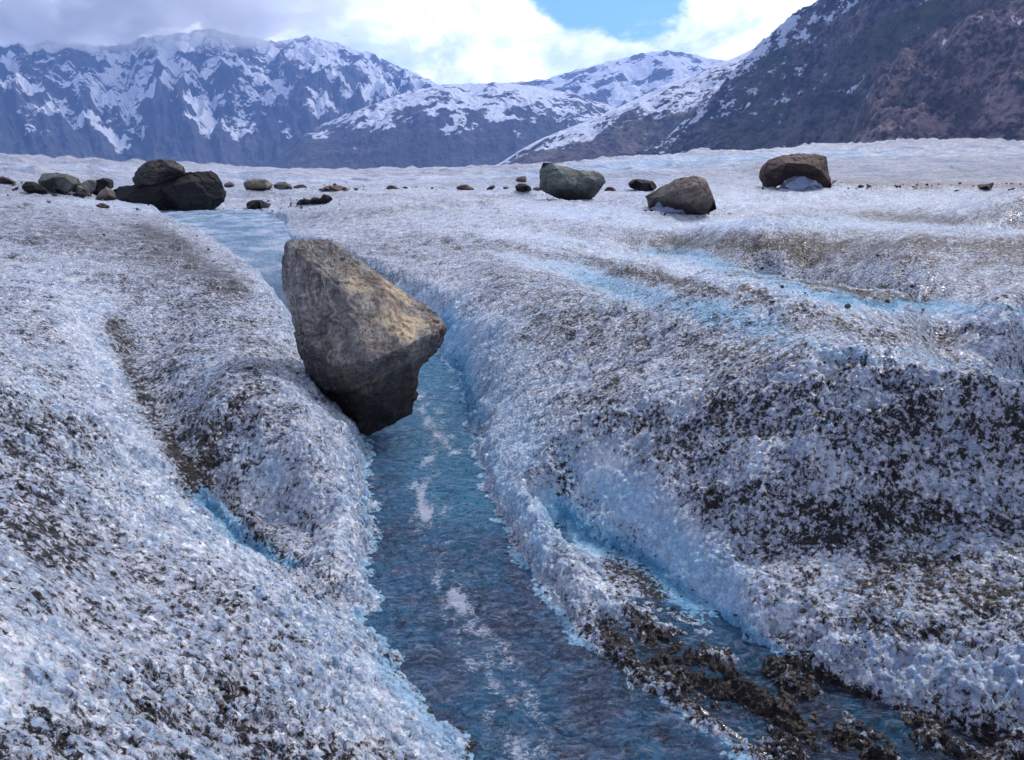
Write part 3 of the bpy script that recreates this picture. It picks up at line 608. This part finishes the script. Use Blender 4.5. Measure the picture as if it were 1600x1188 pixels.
# steep right valley wall
CR = [(960,262),(1010,240),(1050,215),(1100,172),(1150,125),(1190,90),(1230,60),(1262,40),(1290,18),(1320,-8),(1380,-60),(1450,-110),(1550,-170),(1750,-240),(2100,-260),(2500,-200)]
def f_wall(A, T, s, cz):
    env = np.sin(np.clip(T, 0, 1) * math.pi) ** .55
    dg = T * 2.2 - s / 1000
    rid = ridge2(s / 420 + 1.5 * T, dg * 2.6, 5, 483, .55); r2 = ridge2(s / 150 + 3 * T, dg * 8, 4, 485, .55)
    h = cz * (.42 * T + .58 * T ** 1.6) + env * (80 * rid + 46 * r2 + 34 * fbm2(s / 80, T * 12, 4, 487)) * np.clip(cz / 260, .12, 1.2) + 7 * ridge2(s / 38 + 2 * T, dg * 22, 4, 490) * env + 6 * fbm2(s / 14, T * 60, 3, 488)
    snow = .28 + .62 * (T - .55) - .2 * r2 + .5 * fbm2(s / 160 + T * 4, dg * 9, 4, 491) + .28 * sstep(.1, .0, A - .30) * T
    green = .42 + .7 * fbm2(s / 200, T * 6, 3, 493) - .5 * sstep(.6, 1, T)
    return h, {'snow': snow, 'green': green}
M_wall = mountain_material('valley wall rock', (.022, .018, .026), (.27, .20, .215), (.075, .085, .035), k=2.2, stretch=(.75, 1, 1.5), rot=(0, -.55, 0))
mountain('valley_wall', CR, lambda a: 1750 - 500 * sstep(.2, .6, a), lambda a: 620 - 100 * sstep(.2, .6, a), 0, M_wall, 1000, 380, f_wall, 5)
# rounded buttress in front of it
CBt = [(1290,245),(1325,236),(1335,215),(1345,190),(1370,155),(1410,118),(1450,92),(1500,66),(1560,40),(1650,10),(1850,-20),(2200,0)]
def f_but(A, T, s, cz):
    env = np.sin(np.clip(T, 0, 1) * math.pi) ** .5
    rid = ridge2(s / 90 + 1.2 * T, T * 2, 5, 503, .55); r2 = ridge2(s / 40, T * 6 - s / 200, 4, 505, .55)
    h = cz * (1 - (1 - np.clip(T, 0, 1)) ** 1.9) + env * (18 * rid + 11 * r2 + 10 * fbm2(s / 30, T * 10, 4, 507)) * np.clip(cz / 60, .1, 1.3) + 3 * ridge2(s / 16 + T, T * 16, 4, 510) * env + 1.8 * fbm2(s / 6, T * 60, 3, 508)
    snow = -.04 + .8 * fbm2(s / 70 + T * 2, T * 9, 4, 511) - .12 * r2 + .25 * np.exp(-((T - .52) / .04) ** 2)
    green = .30 + .6 * fbm2(s / 90, T * 4, 3, 513)
    return h, {'snow': snow, 'green': green}
M_but = mountain_material('buttress rock', (.035, .026, .032), (.34, .25, .25), (.055, .062, .030), k=4.0)
mountain('rock_buttress', CBt, 980, 300, 0, M_but, 700, 320, f_but, 6)
# valley floor beyond the ice
xs = np.linspace(-7000, 7000, 141); ys = np.linspace(-3000, 8000, 111); XX, YY = np.meshgrid(xs, ys)
ZZ = -14 + 2 * fbm2(XX / 300, YY / 300, 3, 520)
M_fl = mountain_material('valley floor', (.05, .05, .06), (.14, .13, .14), (.05, .06, .04))
mesh_obj('valley_floor', np.stack([XX.ravel(), YY.ravel(), ZZ.ravel()], 1), grid_faces(111, 141), M_fl, attrs={'snow': ZZ.ravel() * 0, 'green': ZZ.ravel() * 0}, kind='structure')

# ------------------------------------------------------------------ rocks
def rock_material(name, dark, mid, light, patch=None, streak=(1, 1, 1), rot=(0, 0, 0), size=1.0, wet=0.0, rough=.8, contrast=1.0):
    M = Mat(name); s = 1.0 / size; v = M.vec(streak, rot)
    a = M.noise(2.6 * s, 7, .66, .8, vec=v); b = M.noise(9 * s, 8, .7, .5, vec=v); c = M.noise(45 * s, 5, .7)
    t = M.math('ADD', M.math('MULTIPLY', a, .55), M.math('MULTIPLY', b, .45))
    col = M.mix(M.mr(t, .5 - .14 / contrast, .5 + .03), dark, mid); col = M.mix(M.mr(t, .5, .5 + .15 / contrast), col, light)
    if patch:
        pm = M.math('ADD', M.noise(3.2 * s, 6, .65, .3, vec=M.vec((1, 1, 1), (.7, .2, 1.3))), M.math('MULTIPLY', M.math('SUBTRACT', c, .5), .7)); pm = M.mr(M.math('ADD', pm, M.math('MULTIPLY', M.attr('tan'), .26)), .66, .75)
        col = M.mix(M.math('MULTIPLY', pm, .85), col, patch)
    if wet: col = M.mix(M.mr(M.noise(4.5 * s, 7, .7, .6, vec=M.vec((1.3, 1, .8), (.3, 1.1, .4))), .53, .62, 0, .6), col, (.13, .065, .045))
    col = M.mix(M.mr(c, .42, .68, .0, .8), col, dark)
    col = M.mix(M.mr(M.noise(22 * s, 6, .75), .56, .66, 0, .5), col, light)
    crack = M.mr(M.vor(5 * s, 'DISTANCE_TO_EDGE', vec=M.vec(streak, rot, src=None)), 0, .02, 1, 0)
    vein = M.mr(M.math('ABSOLUTE', M.math('SUBTRACT', M.noise(3.4 * s, 5, .6, 1.5, vec=v), .5)), 0, .012, .55, 0)
    col = M.mix(vein, col, light)
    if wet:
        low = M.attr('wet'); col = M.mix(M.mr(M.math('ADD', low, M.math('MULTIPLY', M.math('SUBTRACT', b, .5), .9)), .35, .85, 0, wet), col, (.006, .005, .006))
    h = M.math('ADD', M.math('MULTIPLY', b, .6), M.math('MULTIPLY', c, .25)); h = M.math('ADD', h, M.math('MULTIPLY', crack, -.04))
    return M.surf(M.principled(Base_Color=col, Roughness=rough, Specular_IOR_Level=.4, Normal=M.bump(h, .05 * size, .8)))
def subdivide(V, T):
    e = np.sort(np.concatenate([T[:, [0, 1]], T[:, [1, 2]], T[:, [2, 0]]]), 1)
    ue, inv = np.unique(e, axis=0, return_inverse=True); inv = inv.reshape(3, -1)
    mid = (V[ue[:, 0]] + V[ue[:, 1]]) / 2; n = len(V); a, b, c = inv[0] + n, inv[1] + n, inv[2] + n
    T2 = np.concatenate([np.stack([T[:, 0], a, c], 1), np.stack([a, T[:, 1], b], 1), np.stack([c, b, T[:, 2]], 1), np.stack([a, b, c], 1)])
    return np.concatenate([V, mid]), T2
def smooth_v(V, T, f):
    e = np.concatenate([T[:, [0, 1]], T[:, [1, 2]], T[:, [2, 0]]]); s = np.zeros_like(V); n = np.zeros(len(V))
    for i, j in ((0, 1), (1, 0)):
        np.add.at(s, e[:, i], V[e[:, j]]); np.add.at(n, e[:, i], 1)
    return V * (1 - f) + f * s / n[:, None]
def vnorm(V, T):
    fn = np.cross(V[T[:, 1]] - V[T[:, 0]], V[T[:, 2]] - V[T[:, 0]]); n = np.zeros_like(V)
    for i in range(3): np.add.at(n, T[:, i], fn)
    return n / (np.linalg.norm(n, axis=1, keepdims=True) + 1e-12)
def worley3(p, seed):
    i = np.floor(p); f1 = np.full(len(p), 9.0); tilt = np.zeros(len(p))
    for a in (-1, 0, 1):
        for b in (-1, 0, 1):
            for c in (-1, 0, 1):
                h = _h(i[:, 0] + a, i[:, 1] + b, i[:, 2] + c, seed); h2 = (h * 2654435761) & 0xffffffff
                o = np.stack([i[:, 0] + a + (h & 1023) / 1023.0, i[:, 1] + b + ((h >> 10) & 1023) / 1023.0, i[:, 2] + c + ((h >> 20) & 1023) / 1023.0], 1) - p
                d = (o ** 2).sum(1); near = d < f1; f1 = np.where(near, d, f1)
                g = np.stack([(h2 & 255) / 127.5 - 1, ((h2 >> 8) & 255) / 127.5 - 1, ((h2 >> 16) & 255) / 127.5 - 1], 1)
                tilt = np.where(near, (o * g).sum(1) + .5 * (((h2 >> 24) & 255) / 255 - .5), tilt)
    return tilt
def inside(px, py, poly):
    c = False; m = len(poly)
    for i in range(m):
        (ax, ay), (bx, by) = poly[i][:2], poly[(i + 1) % m][:2]
        if (ay > py) != (by > py) and px < (bx - ax) * (py - ay) / (by - ay) + ax: c = not c
    return c
def rock(name, poly, mat, label, cat, group=None, dist=None, foot=None, front=None, deep=.42, seed=1, lev=4, rough=.035, sink=.04, sm=(.35, .3), spots=(), chip=(.93, .99)):
    """poly: outline on the sight plane; front: (u, v, relief) facet corners, relief in metres"""
    rng = np.random.RandomState(seed)
    us = [p[0] for p in poly]; vs = [p[1] for p in poly]
    uc = foot[0] if foot else (min(us) + max(us)) / 2; vb = foot[1] if foot else max(vs)
    if dist is None: dist, _ = ground(uc, vb)
    a0, _ = ray((min(us) + max(us)) / 2, vb)
    def loc(u, v, dep):                           # metres on a vertical plane square to the bearing, then pushed along it
        a, s = ray(u, v); da = a - a0; D = dist / math.cos(da)
        return np.array([dist * math.tan(da), -dep, CAMZ + s * D])
    width = (max(us) - min(us)) / F * dist
    pts2, dep = [], []
    for p in poly: pts2.append((p[0], -p[1])); dep.append(p[2] if len(p) > 2 else width * .06 * rng.uniform(-1, 1))
    nb = len(poly)
    def auto(k):
        out = []; tries = 0
        cx, cy = np.mean(us), np.mean(vs)
        while len(out) < k and tries < 400:
            tries += 1
            u = rng.uniform(min(us), max(us)); v = rng.uniform(min(vs), max(vs))
            if not inside(u, v, poly): continue
            q = min(math.hypot((u - p[0]), (v - p[1])) for p in poly) / max(1e-6, .5 * (max(vs) - min(vs)))
            if q < .3: continue
            if any(math.hypot(u - o[0], v - o[1]) < .22 * (max(us) - min(us)) for o in out): continue
            out.append((u, v, width * deep * (.55 + .45 * rng.rand())))
        return out or [(cx, cy, width * deep)]
    def sheet(inner, sgn):
        p2 = pts2 + [(u, -v) for u, v, _ in inner]
        r = delaunay_2d_cdt([Vector(q) for q in p2], [(i, (i + 1) % nb) for i in range(nb)], [], 1, 1e-5)
        vv = [(q.x, q.y) for q in r[0]]
        alld = dep + [sgn * q[2] for q in inner]
        orig = r[3]
        V = []
        for i, q in enumerate(vv):
            d_ = alld[orig[i][0]] if orig[i] else 0
            V.append(loc(q[0], -q[1], d_))
        T = np.array([list(f) for f in r[2]]); T = T if sgn > 0 else T[:, ::-1]
        isb = [bool(o) and o[0] < nb for o in orig]
        bi = [o[0] if o and o[0] < nb else -1 for o in orig]
        return V, T, bi
    V1, T1, b1 = sheet(front or auto(6), 1); V2, T2, b2 = sheet(auto(5), -1)
    Vv = list(V1); mp = []
    look = {b: i for i, b in enumerate(b1) if b >= 0}
    for i, b in enumerate(b2):
        if b >= 0 and b in look: mp.append(look[b])
        else: mp.append(len(Vv)); Vv.append(V2[i])
    T = np.concatenate([T1, np.array(mp)[T2]]); V = np.array(Vv)
    for k in range(3): V, T = subdivide(V, T)
    V = smooth_v(V, T, .06); cen = V.mean(0)
    for k in range(2 if front else 10):                           # chip flat facets off the lump
        m_ = rng.normal(size=3); m_ /= np.linalg.norm(m_); q = (V - cen) @ m_; lim = q.max() * rng.uniform(*chip)
        V = V - np.maximum(q - lim, 0)[:, None] * m_
    for k in range(lev - 3):
        V, T = subdivide(V, T)
        if k == 0: V = smooth_v(V, T, .2)
    n = vnorm(V, T); c = V.mean(0); q = (V - c) / width
    o1 = fbm3(q * 3.2 + seed, 4, seed, .55); o2 = np.abs(fbm3(q * np.array([6, 6, 11]) + seed * 2, 4, seed + 5, .6))
    rough *= .55
    qa = q + .03 * np.stack([perlin3(q * 9 + j * 5, seed + j) for j in range(3)], 1)
    V = V + n * width * (.014 * worley3(qa * 4.5 + 20, seed + 3) + .007 * worley3(qa * 13 + 20, seed + 4))[:, None]
    V = V + n * width * (rough * o1 - rough * 1.5 * o2 + rough * .5)[:, None]
    dd_ = dist + V[:, 1]; pu = 800 + F * np.tan(np.arctan(V[:, 0] / dd_) + a0); pv_ = 275 + F * (CAMZ - V[:, 2]) / dd_
    tanv = sum((q_ * np.exp(-((pu - u_) / r_) ** 2 - ((pv_ - v_) / t_) ** 2) for u_, v_, r_, t_, q_ in spots), np.zeros(len(V)))
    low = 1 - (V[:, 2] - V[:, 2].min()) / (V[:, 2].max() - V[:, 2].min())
    # local frame: origin at the foot
    o3 = np.array([V[:, 0].mean(), V[:, 1].mean(), V[:, 2].min()])
    ob = mesh_obj(name, V - o3, T, mat, attrs={'wet': low, 'tan': tanv}, label=label, category=cat)
    ca, sa = math.cos(a0), math.sin(a0)
    # local +y points away from the camera station along the bearing
    wx_ = dist * sa + (o3[0] * ca + o3[1] * sa); wy_ = dist * ca + (-o3[0] * sa + o3[1] * ca)
    ob.location = (wx_, wy_, o3[2] - sink * width * (0 if dist < 5 else 1)); ob.rotation_euler = (0, 0, -a0)
    if group: ob['group'] = group
    return ob
hero_m = rock_material('foreground boulder stone', (.040, .036, .037), (.21, .195, .19), (.58, .53, .46), patch=(.70, .55, .35), streak=(1.5, 1, .6), rot=(0, .6, .2), size=.8, wet=.9, contrast=1.1)
dark_m = rock_material('black slate', (.003, .003, .004), (.009, .009, .010), (.04, .037, .036), streak=(.5, 1, 2), rot=(0, .8, 0), size=2.5, contrast=.8)
grey_m = rock_material('grey stone', (.03, .032, .032), (.10, .11, .10), (.22, .22, .20), streak=(.5, 1, 2.2), rot=(0, .35, 0), size=1.5)
green_m = rock_material('greenish grey stone', (.04, .046, .044), (.15, .175, .16), (.33, .35, .31), streak=(.45, 1, 2.6), rot=(0, -.35, 0), size=1.8, wet=.6)
tan_m = rock_material('tan grey stone', (.05, .042, .038), (.24, .20, .165), (.46, .38, .30), streak=(.7, 1, 2), rot=(0, .5, 0), size=1.5, wet=.7)
brown_m = rock_material('brown stone', (.02, .011, .011), (.10, .06, .05), (.24, .16, .13), streak=(.5, 1, 2.4), rot=(0, -.3, 0), size=1.8)
red_m = rock_material('reddish stone', (.05, .03, .02), (.16, .09, .06), (.28, .19, .13), size=1.2)

rock('boulder', [(449,380,.0),(475,375,-.02),(512,378,-.03),(548,400,-.05),(592,431,-.06),(640,462,-.05),(680,486,.0),(697,508,.06),(692,530,.05),(674,556,.04),(654,574,.05),(651,602,.03),(640,640,.06),(612,655,.07),(578,671,.10),(552,669,.10),(528,642,.08),(506,611,.04),(482,582,.02),(470,550,.0),(455,500,.0),(441,450,-.02),(440,400,-.02)],
     hero_m, 'large angular grey and tan boulder wedged over the blue meltwater stream in the foreground', 'boulder', dist=3.78, seed=11, lev=6, rough=.03,
     front=[(468,392,.10),(470,460,.17),(492,520,.24),(520,545,.34),(575,535,.42),(620,520,.36),(665,510,.20),(600,450,.12),(540,450,.20),(500,420,.17),(512,590,.22),(560,585,.30),(625,570,.16),(560,640,.15),(612,632,.13)], chip=(.95, .99), spots=[(600,450,60,35,1.0),(610,500,60,22,.9),(660,500,30,20,.5),(540,420,30,30,.3),(580,600,40,40,.3)])
rock('boulder', [(163,292),(185,284),(215,277),(255,268),(290,260),(330,258),(338,264),(346,278),(355,291),(352,302),(338,316),(322,326),(270,327),(222,329),(190,320),(176,312)],
     dark_m, 'largest black slab-sided boulder sitting on the ice at the left, beyond the upper stream', 'boulder', foot=(255,329), seed=21, lev=6, deep=.22,
     front=[(200,300,.35),(250,285,.45),(300,275,.4),(325,300,.4),(280,312,.5),(225,316,.4),(335,275,.15)], sm=(.15, .2), rough=.02)
rock('boulder', [(207,276),(212,262),(228,250),(250,244),(270,248),(288,257),(290,268),(262,278),(230,290),(212,290)],
     rock_material('veined black slate', (.005, .005, .006), (.03, .028, .028), (.17, .155, .13), streak=(.4, 1, 3), rot=(0, .3, 0), size=1.6, contrast=1.5),
     'black rock with pale veins showing above and behind the largest black boulder', 'boulder', dist=None, foot=(255,326), seed=22, lev=5, deep=.3)
small = [
 # name, outline, material, label, seed
 ('boulder', [(58,280),(66,270),(84,268),(104,269),(122,276),(125,284),(112,296),(100,301),(78,296),(64,290)], grey_m, 'rounded dark grey boulder between a small black rock and an angular pale one', 31),
 ('rock', [(33,290),(40,282),(52,282),(64,288),(75,298),(72,303),(52,301),(38,297)], dark_m, 'small black rock lying just left of the rounded dark grey boulder', 32),
 ('rock', [(-8,276),(4,274),(14,277),(25,283),(18,286),(-8,283)], brown_m, 'low brown rock cut by the left edge of the photo', 33),
 ('rock', [(112,297),(122,287),(136,279),(150,279),(152,290),(142,303),(126,304)], rock_material('pale grey stone', (.06, .06, .06), (.17, .17, .16), (.28, .27, .24), size=1.2), 'angular pale grey rock between the dark grey boulder and the largest black boulder', 34),
 ('rock', [(143,301),(150,280),(166,276),(176,280),(178,290),(168,298),(155,306)], dark_m, 'dark angular rock leaning against the pale grey one, left of the largest black boulder', 35),
 ('rock', [(148,310),(156,298),(166,290),(178,297),(182,311),(165,312)], tan_m, 'small tan rock tucked under the left end of the largest black boulder', 36),
 ('stone', [(112,303),(120,299),(130,302),(128,307),(116,307)], dark_m, 'tiny dark stone on the ice in front of the angular pale grey rock', 37),
 ('stone', [(148,320),(158,316),(172,321),(170,325),(150,325)], brown_m, 'tiny flat brown stone below the left end of the largest black boulder', 38),
 ('rock', [(350,287),(356,284),(364,285),(367,289),(362,292),(351,292)], tan_m, 'small tan stone just right of the largest black boulder', 39),
 ('rock', [(380,284),(386,279),(402,278),(418,280),(426,287),(422,295),(404,297),(384,295)], tan_m, 'brownish rock, bigger of the two on the skyline ice right of the largest black boulder', 40),
 ('rock', [(427,289),(434,284),(445,283),(455,288),(457,293),(448,296),(430,295)], grey_m, 'smaller rounded grey rock beside the brownish boulder on the skyline ice', 41),
 ('stone', [(459,291),(466,288),(475,288),(480,292),(474,294),(461,294)], grey_m, 'low grey stone right of the pair of rocks on the skyline ice', 42),
 ('rock', [(385,316),(392,311),(408,311),(424,318),(422,322),(404,325),(390,327),(385,322)], dark_m, 'low black rock on the ice just behind the upper stream', 43),
 ('rock', [(503,293),(514,289),(530,288),(543,293),(545,296),(520,297),(505,296)], red_m, 'flat reddish stone on the far ice above the crumbling dark debris', 44),
 ('stone', [(603,293),(608,289),(616,289),(622,293),(620,295),(605,295)], red_m, 'small reddish stone on the far ice, left of a tinier dark pebble', 45),
 ('stone', [(629,293),(633,291),(638,293),(637,295),(630,295)], brown_m, 'tiny dark pebble on the far ice right of the small reddish stone', 46),
 ('rock', [(713,292),(720,288),(730,288),(740,293),(741,297),(726,297),(714,295)], red_m, 'flat tan-red stone in the middle of the far ice', 47),
 ('stone', [(760,295),(766,290),(772,289),(774,292),(768,297),(761,297)], brown_m, 'small brown stone between the flat tan-red stone and the stacked pair', 48),
 ('rock', [(805,281),(809,276),(819,274),(823,277),(822,284),(808,284)], tan_m, 'small tan block on the ice, upper of the pair left of the greenish grey boulder', 49),
 ('rock', [(805,290),(811,286),(820,286),(829,291),(831,297),(820,299),(806,297)], dark_m, 'black rock, lower of the pair left of the greenish grey boulder', 50),
 ('stone', [(832,294),(840,291),(846,295),(843,298),(832,298)], tan_m, 'little tan stone touching the left foot of the greenish grey boulder', 51),
 ('stone', [(944,296),(950,291),(958,292),(963,297),(955,299),(945,299)], brown_m, 'little brown stone right of the greenish grey boulder', 52),
 ('rock', [(982,284),(990,279),(1004,279),(1020,282),(1028,290),(1018,297),(996,297),(984,291)], dark_m, 'black rock between the greenish grey boulder and the tan grey boulder', 53),
 ('rock', [(1525,291),(1530,287),(1546,286),(1553,284),(1550,293),(1534,295)], brown_m, 'lone brown stone on the ice at the far right', 54),
 ('stone', [(1340,290),(1345,288),(1351,290),(1348,293),(1341,293)], brown_m, 'tiny dark pebble right of the perched brown boulder', 55),
]
for nm, poly, mt, lb, sd_ in small:
    big_ = max(p[0] for p in poly) - min(p[0] for p in poly)
    rock(nm, poly, mt, lb, 'stone' if nm == 'stone' else ('boulder' if nm == 'boulder' else 'rock'), 'rocks scattered over the ice', seed=sd_, lev=5 if big_ > 40 else 4, deep=.4)
rock('boulder', [(844,262),(848,250),(862,250),(880,256),(905,262),(930,262),(942,270),(946,280),(938,292),(930,303),(914,312),(890,310),(866,304),(852,296),(843,292)],
     green_m, 'greenish grey boulder with slanting layers, leftmost of the three large boulders on the right ice', 'boulder', foot=(895,312), seed=61, lev=6,
     front=[(855,272,.25),(880,270,.45),(915,272,.5),(930,278,.3),(900,290,.6),(870,290,.5),(895,302,.25),(920,298,.2)], sm=(.12, .15), rough=.024)
rock('boulder', [(1009,303),(1030,290),(1058,276),(1085,270),(1103,274),(1108,288),(1117,308),(1120,322),(1104,330),(1085,335),(1065,330),(1045,321),(1026,318),(1014,322)],
     tan_m, 'tan grey angular boulder, middle and nearest of the three large boulders on the right ice', 'boulder', foot=(1085,336), seed=71, lev=6,
     front=[(1022,305,.12),(1050,296,.3),(1088,284,.35),(1078,312,.38),(1103,300,.18),(1050,312,.22),(1090,325,.15)], sm=(.1, .12), rough=.022)
rock('boulder', [(1187,272),(1188,256),(1200,246),(1216,240),(1240,237),(1252,235),(1280,236),(1291,240),(1294,258),(1300,284),(1296,292),(1286,288),(1278,278),(1262,272),(1240,270),(1232,272),(1222,282),(1210,290),(1194,288)],
     brown_m, 'reddish brown boulder perched like a table on a white ice pedestal, rightmost large boulder', 'boulder', foot=(1205,291), seed=81, lev=6, deep=.3,
     front=[(1205,262,.5),(1230,250,.7),(1262,252,.75),(1282,262,.5),(1215,275,.4)], sm=(.12, .15), rough=.024)
PED = Mat('pedestal ice'); PED = PED.surf(PED.principled(Base_Color=PED.mix(PED.noise(6, 5), (.35, .48, .82), (.80, .84, .98)), Roughness=.35, Normal=PED.bump(PED.noise(14, 6, .65), .1, .8)))
gd7, _ = ground(1205, 291)
rock('ice_pedestal', [(1216,292),(1224,278),(1236,266),(1262,268),(1280,276),(1290,296),(1250,300)], PED, 'white ice pedestal under the perched brown boulder at the right', 'ice', dist=gd7 + .15, seed=82, lev=5, deep=.3)
gd6, _ = ground(1085, 336)
rock('ice_pedestal', [(1018,330),(1022,318),(1034,310),(1056,314),(1074,326),(1080,338),(1040,336)], PED, 'small icy mound showing under the left edge of the tan grey boulder', 'ice', dist=gd6 + .1, seed=83, lev=5, deep=.3)
# crumbling heap of dark debris near the upper stream: separate clods
for k, poly in enumerate([[(463,316),(470,311),(482,311),(488,316),(480,319),(466,319)], [(480,315),(490,308),(500,309),(503,316),(492,319)], [(498,313),(505,303),(515,305),(520,311),(512,316),(501,317)]]):
    rock('clod', poly, dark_m, ['flat left clod of the crumbling dark debris beyond the upper stream', 'middle clod of the crumbling dark debris beyond the upper stream', 'tallest right-hand clod of the crumbling dark debris beyond the upper stream'][k],
         'debris', 'clods of dark debris on the ice', seed=90 + k, lev=5, foot=(490, 319), rough=.09)

# ------------------------------------------------------------------ loose gravel and chips of rock
rg = np.random.RandomState(5)
ico = np.array([(0,0,1),(.89,0,.45),(.28,.85,.45),(-.72,.53,.45),(-.72,-.53,.45),(.28,-.85,.45),(.72,.53,-.45),(-.28,.85,-.45),(-.89,0,-.45),(-.28,-.85,-.45),(.72,-.53,-.45),(0,0,-1)])
icf = np.array([(0,1,2),(0,2,3),(0,3,4),(0,4,5),(0,5,1),(1,6,2),(2,7,3),(3,8,4),(4,9,5),(5,10,1),(2,6,7),(3,7,8),(4,8,9),(5,9,10),(1,10,6),(6,11,7),(7,11,8),(8,11,9),(9,11,10),(10,11,6)])
GP = []
def scatter(u0, v0, u1, v1, su, sv, n, s0, s1):
    for _ in range(n):
        t_ = rg.rand(); u = u0 + (u1 - u0) * t_ + su * rg.normal(); v = v0 + (v1 - v0) * t_ + sv * rg.normal()
        if v < 284: continue
        GP.append((u, v, s0 * (s1 / s0) ** (rg.rand() ** 2)))
scatter(0, 292, 180, 304, 50, 7, 90, .03, .22); scatter(180, 326, 350, 330, 40, 4, 50, .02, .10); scatter(380, 296, 560, 292, 50, 3, 60, .04, .3); scatter(560, 295, 840, 296, 60, 2, 22, .04, .18)
scatter(850, 308, 960, 300, 30, 5, 30, .02, .08); scatter(1000, 330, 1120, 338, 20, 6, 25, .02, .10); scatter(1200, 294, 1420, 290, 60, 5, 50, .02, .10); scatter(1300, 287, 1600, 294, 80, 5, 40, .02, .10)
scatter(390, 325, 520, 318, 20, 5, 60, .02, .10); scatter(230, 345, 300, 400, 40, 20, 120, .004, .03); scatter(980, 990, 1400, 1150, 60, 40, 500, .003, .016); scatter(430, 890, 520, 920, 30, 15, 120, .002, .009)
scatter(1250, 400, 1400, 460, 90, 15, 120, .006, .03); scatter(1200, 800, 1600, 830, 90, 50, 260, .002, .010)
ga_, gs_ = zip(*[ray(u, v) for u, v, _ in GP]); ga_ = np.array(ga_); gs_ = np.array(gs_); ds = np.exp(np.linspace(math.log(.9), math.log(120), 900))
hit = np.full(len(GP), 120.0); done = np.zeros(len(GP), bool); HS = H.reshape(len(rr), len(th))
for d_ in ds:
    ri = np.searchsorted(rr, d_); hz_ = HS[min(ri, len(rr) - 1), np.clip(np.searchsorted(th, ga_), 0, len(th) - 1)]
    nw = (~done) & (CAMZ + gs_ * d_ < hz_); hit[nw] = d_; done |= nw
GV, GF = [], []
for k, (u, v, sz) in enumerate(GP):
    if not done[k]: continue
    a_, d_ = ga_[k], hit[k]; Q = rg.normal(size=(3, 3)) * .22 + np.diag([1, .8, .6]); vv = (ico * (1 + .35 * rg.rand(12, 1) - .2)) @ Q.T * sz / 2
    cz0 = HS[min(np.searchsorted(rr, d_), len(rr) - 1), min(np.searchsorted(th, a_), len(th) - 1)]
    GF.append(icf + 12 * len(GV)); GV.append(vv + np.array([d_ * math.sin(a_), d_ * math.cos(a_), cz0 + sz * .15]))
GM = Mat('gravel stone'); GM = GM.surf(GM.principled(Base_Color=GM.mix(GM.mr(GM.noise(1.7, 3), .42, .6), (.012, .011, .012), (.10, .075, .06)), Roughness=.8))
mesh_obj('gravel', np.concatenate(GV), np.concatenate(GF), GM, smooth=False, kind='stuff')
# ------------------------------------------------------------------ cloud resting on the left range
cm = bpy.data.materials.new('cloud'); cm.use_nodes = True; t = cm.node_tree; t.nodes.clear()
pv = t.nodes.new('ShaderNodeVolumePrincipled'); mo = t.nodes.new('ShaderNodeOutputMaterial'); t.links.new(pv.outputs[0], mo.inputs['Volume'])
pv.inputs['Density'].default_value = .0062; pv.inputs['Color'].default_value = (1, 1, 1, 1); pv.inputs['Anisotropy'].default_value = .7
ra_ = np.linspace(0, 1, 90)[:, None] ** .8; ta_ = np.linspace(0, 2 * math.pi, 261)[:-1][None]
cx_, cz_ = ra_ * np.cos(ta_), ra_ * np.sin(ta_)
shp = 1 + .22 * fbm2(np.cos(ta_) * 3 + 5, np.sin(ta_) * 3, 4, 703)
px_, pz_ = cx_ * 1650 * shp, cz_ * 235 * shp
th_ = 330 * np.maximum(1 - ra_ ** 2, 0) ** 1.1 * np.clip(.75 + 1.9 * fbm2(px_ / 420, pz_ / 230, 5, 705, .6), .05, 2)
th_[-1] = 0
def sh_(sg): return np.stack([px_, sg * th_ + 60 * fbm2(px_ / 300, pz_ / 200, 3, 706) , pz_], -1).reshape(-1, 3)
pp = np.concatenate([sh_(-1), sh_(1)]); gf = grid_faces(90, 260, True); gf = np.concatenate([gf, gf[:, ::-1] + 90 * 260])
# weld the rim and the centre
ids = np.arange(2 * 90 * 260); ids[:260] = 0; ids[90 * 260:90 * 260 + 260] = 90 * 260; ids[90 * 260 + 89 * 260:] = ids[89 * 260:90 * 260]
gf = ids[gf]; gf = outward(pp, gf)
mesh_obj('cloud_bank', pp + np.array([-2150, 4300, 820]), gf, cm, kind='stuff')
# ------------------------------------------------------------------ haze
hz = bpy.data.materials.new('valley haze'); hz.use_nodes = True; t = hz.node_tree; t.nodes.clear()
pv = t.nodes.new('ShaderNodeVolumePrincipled'); mo = t.nodes.new('ShaderNodeOutputMaterial'); t.links.new(pv.outputs[0], mo.inputs['Volume'])
pv.inputs['Density'].default_value = 1.3e-4; pv.inputs['Color'].default_value = (.25, .46, 1.0, 1); pv.inputs['Anisotropy'].default_value = .2
b = np.array([(x, y, z) for z in (-20, 1120) for y in (-3300, 8100) for x in (-7500, 7500)], float)
fb = np.array([(0, 2, 3, 1), (4, 5, 7, 6), (0, 1, 5, 4), (2, 6, 7, 3), (0, 4, 6, 2), (1, 3, 7, 5)]); fb = outward(b - b.mean(0), fb)
mesh_obj('haze', b, fb, hz, smooth=False, kind='stuff')
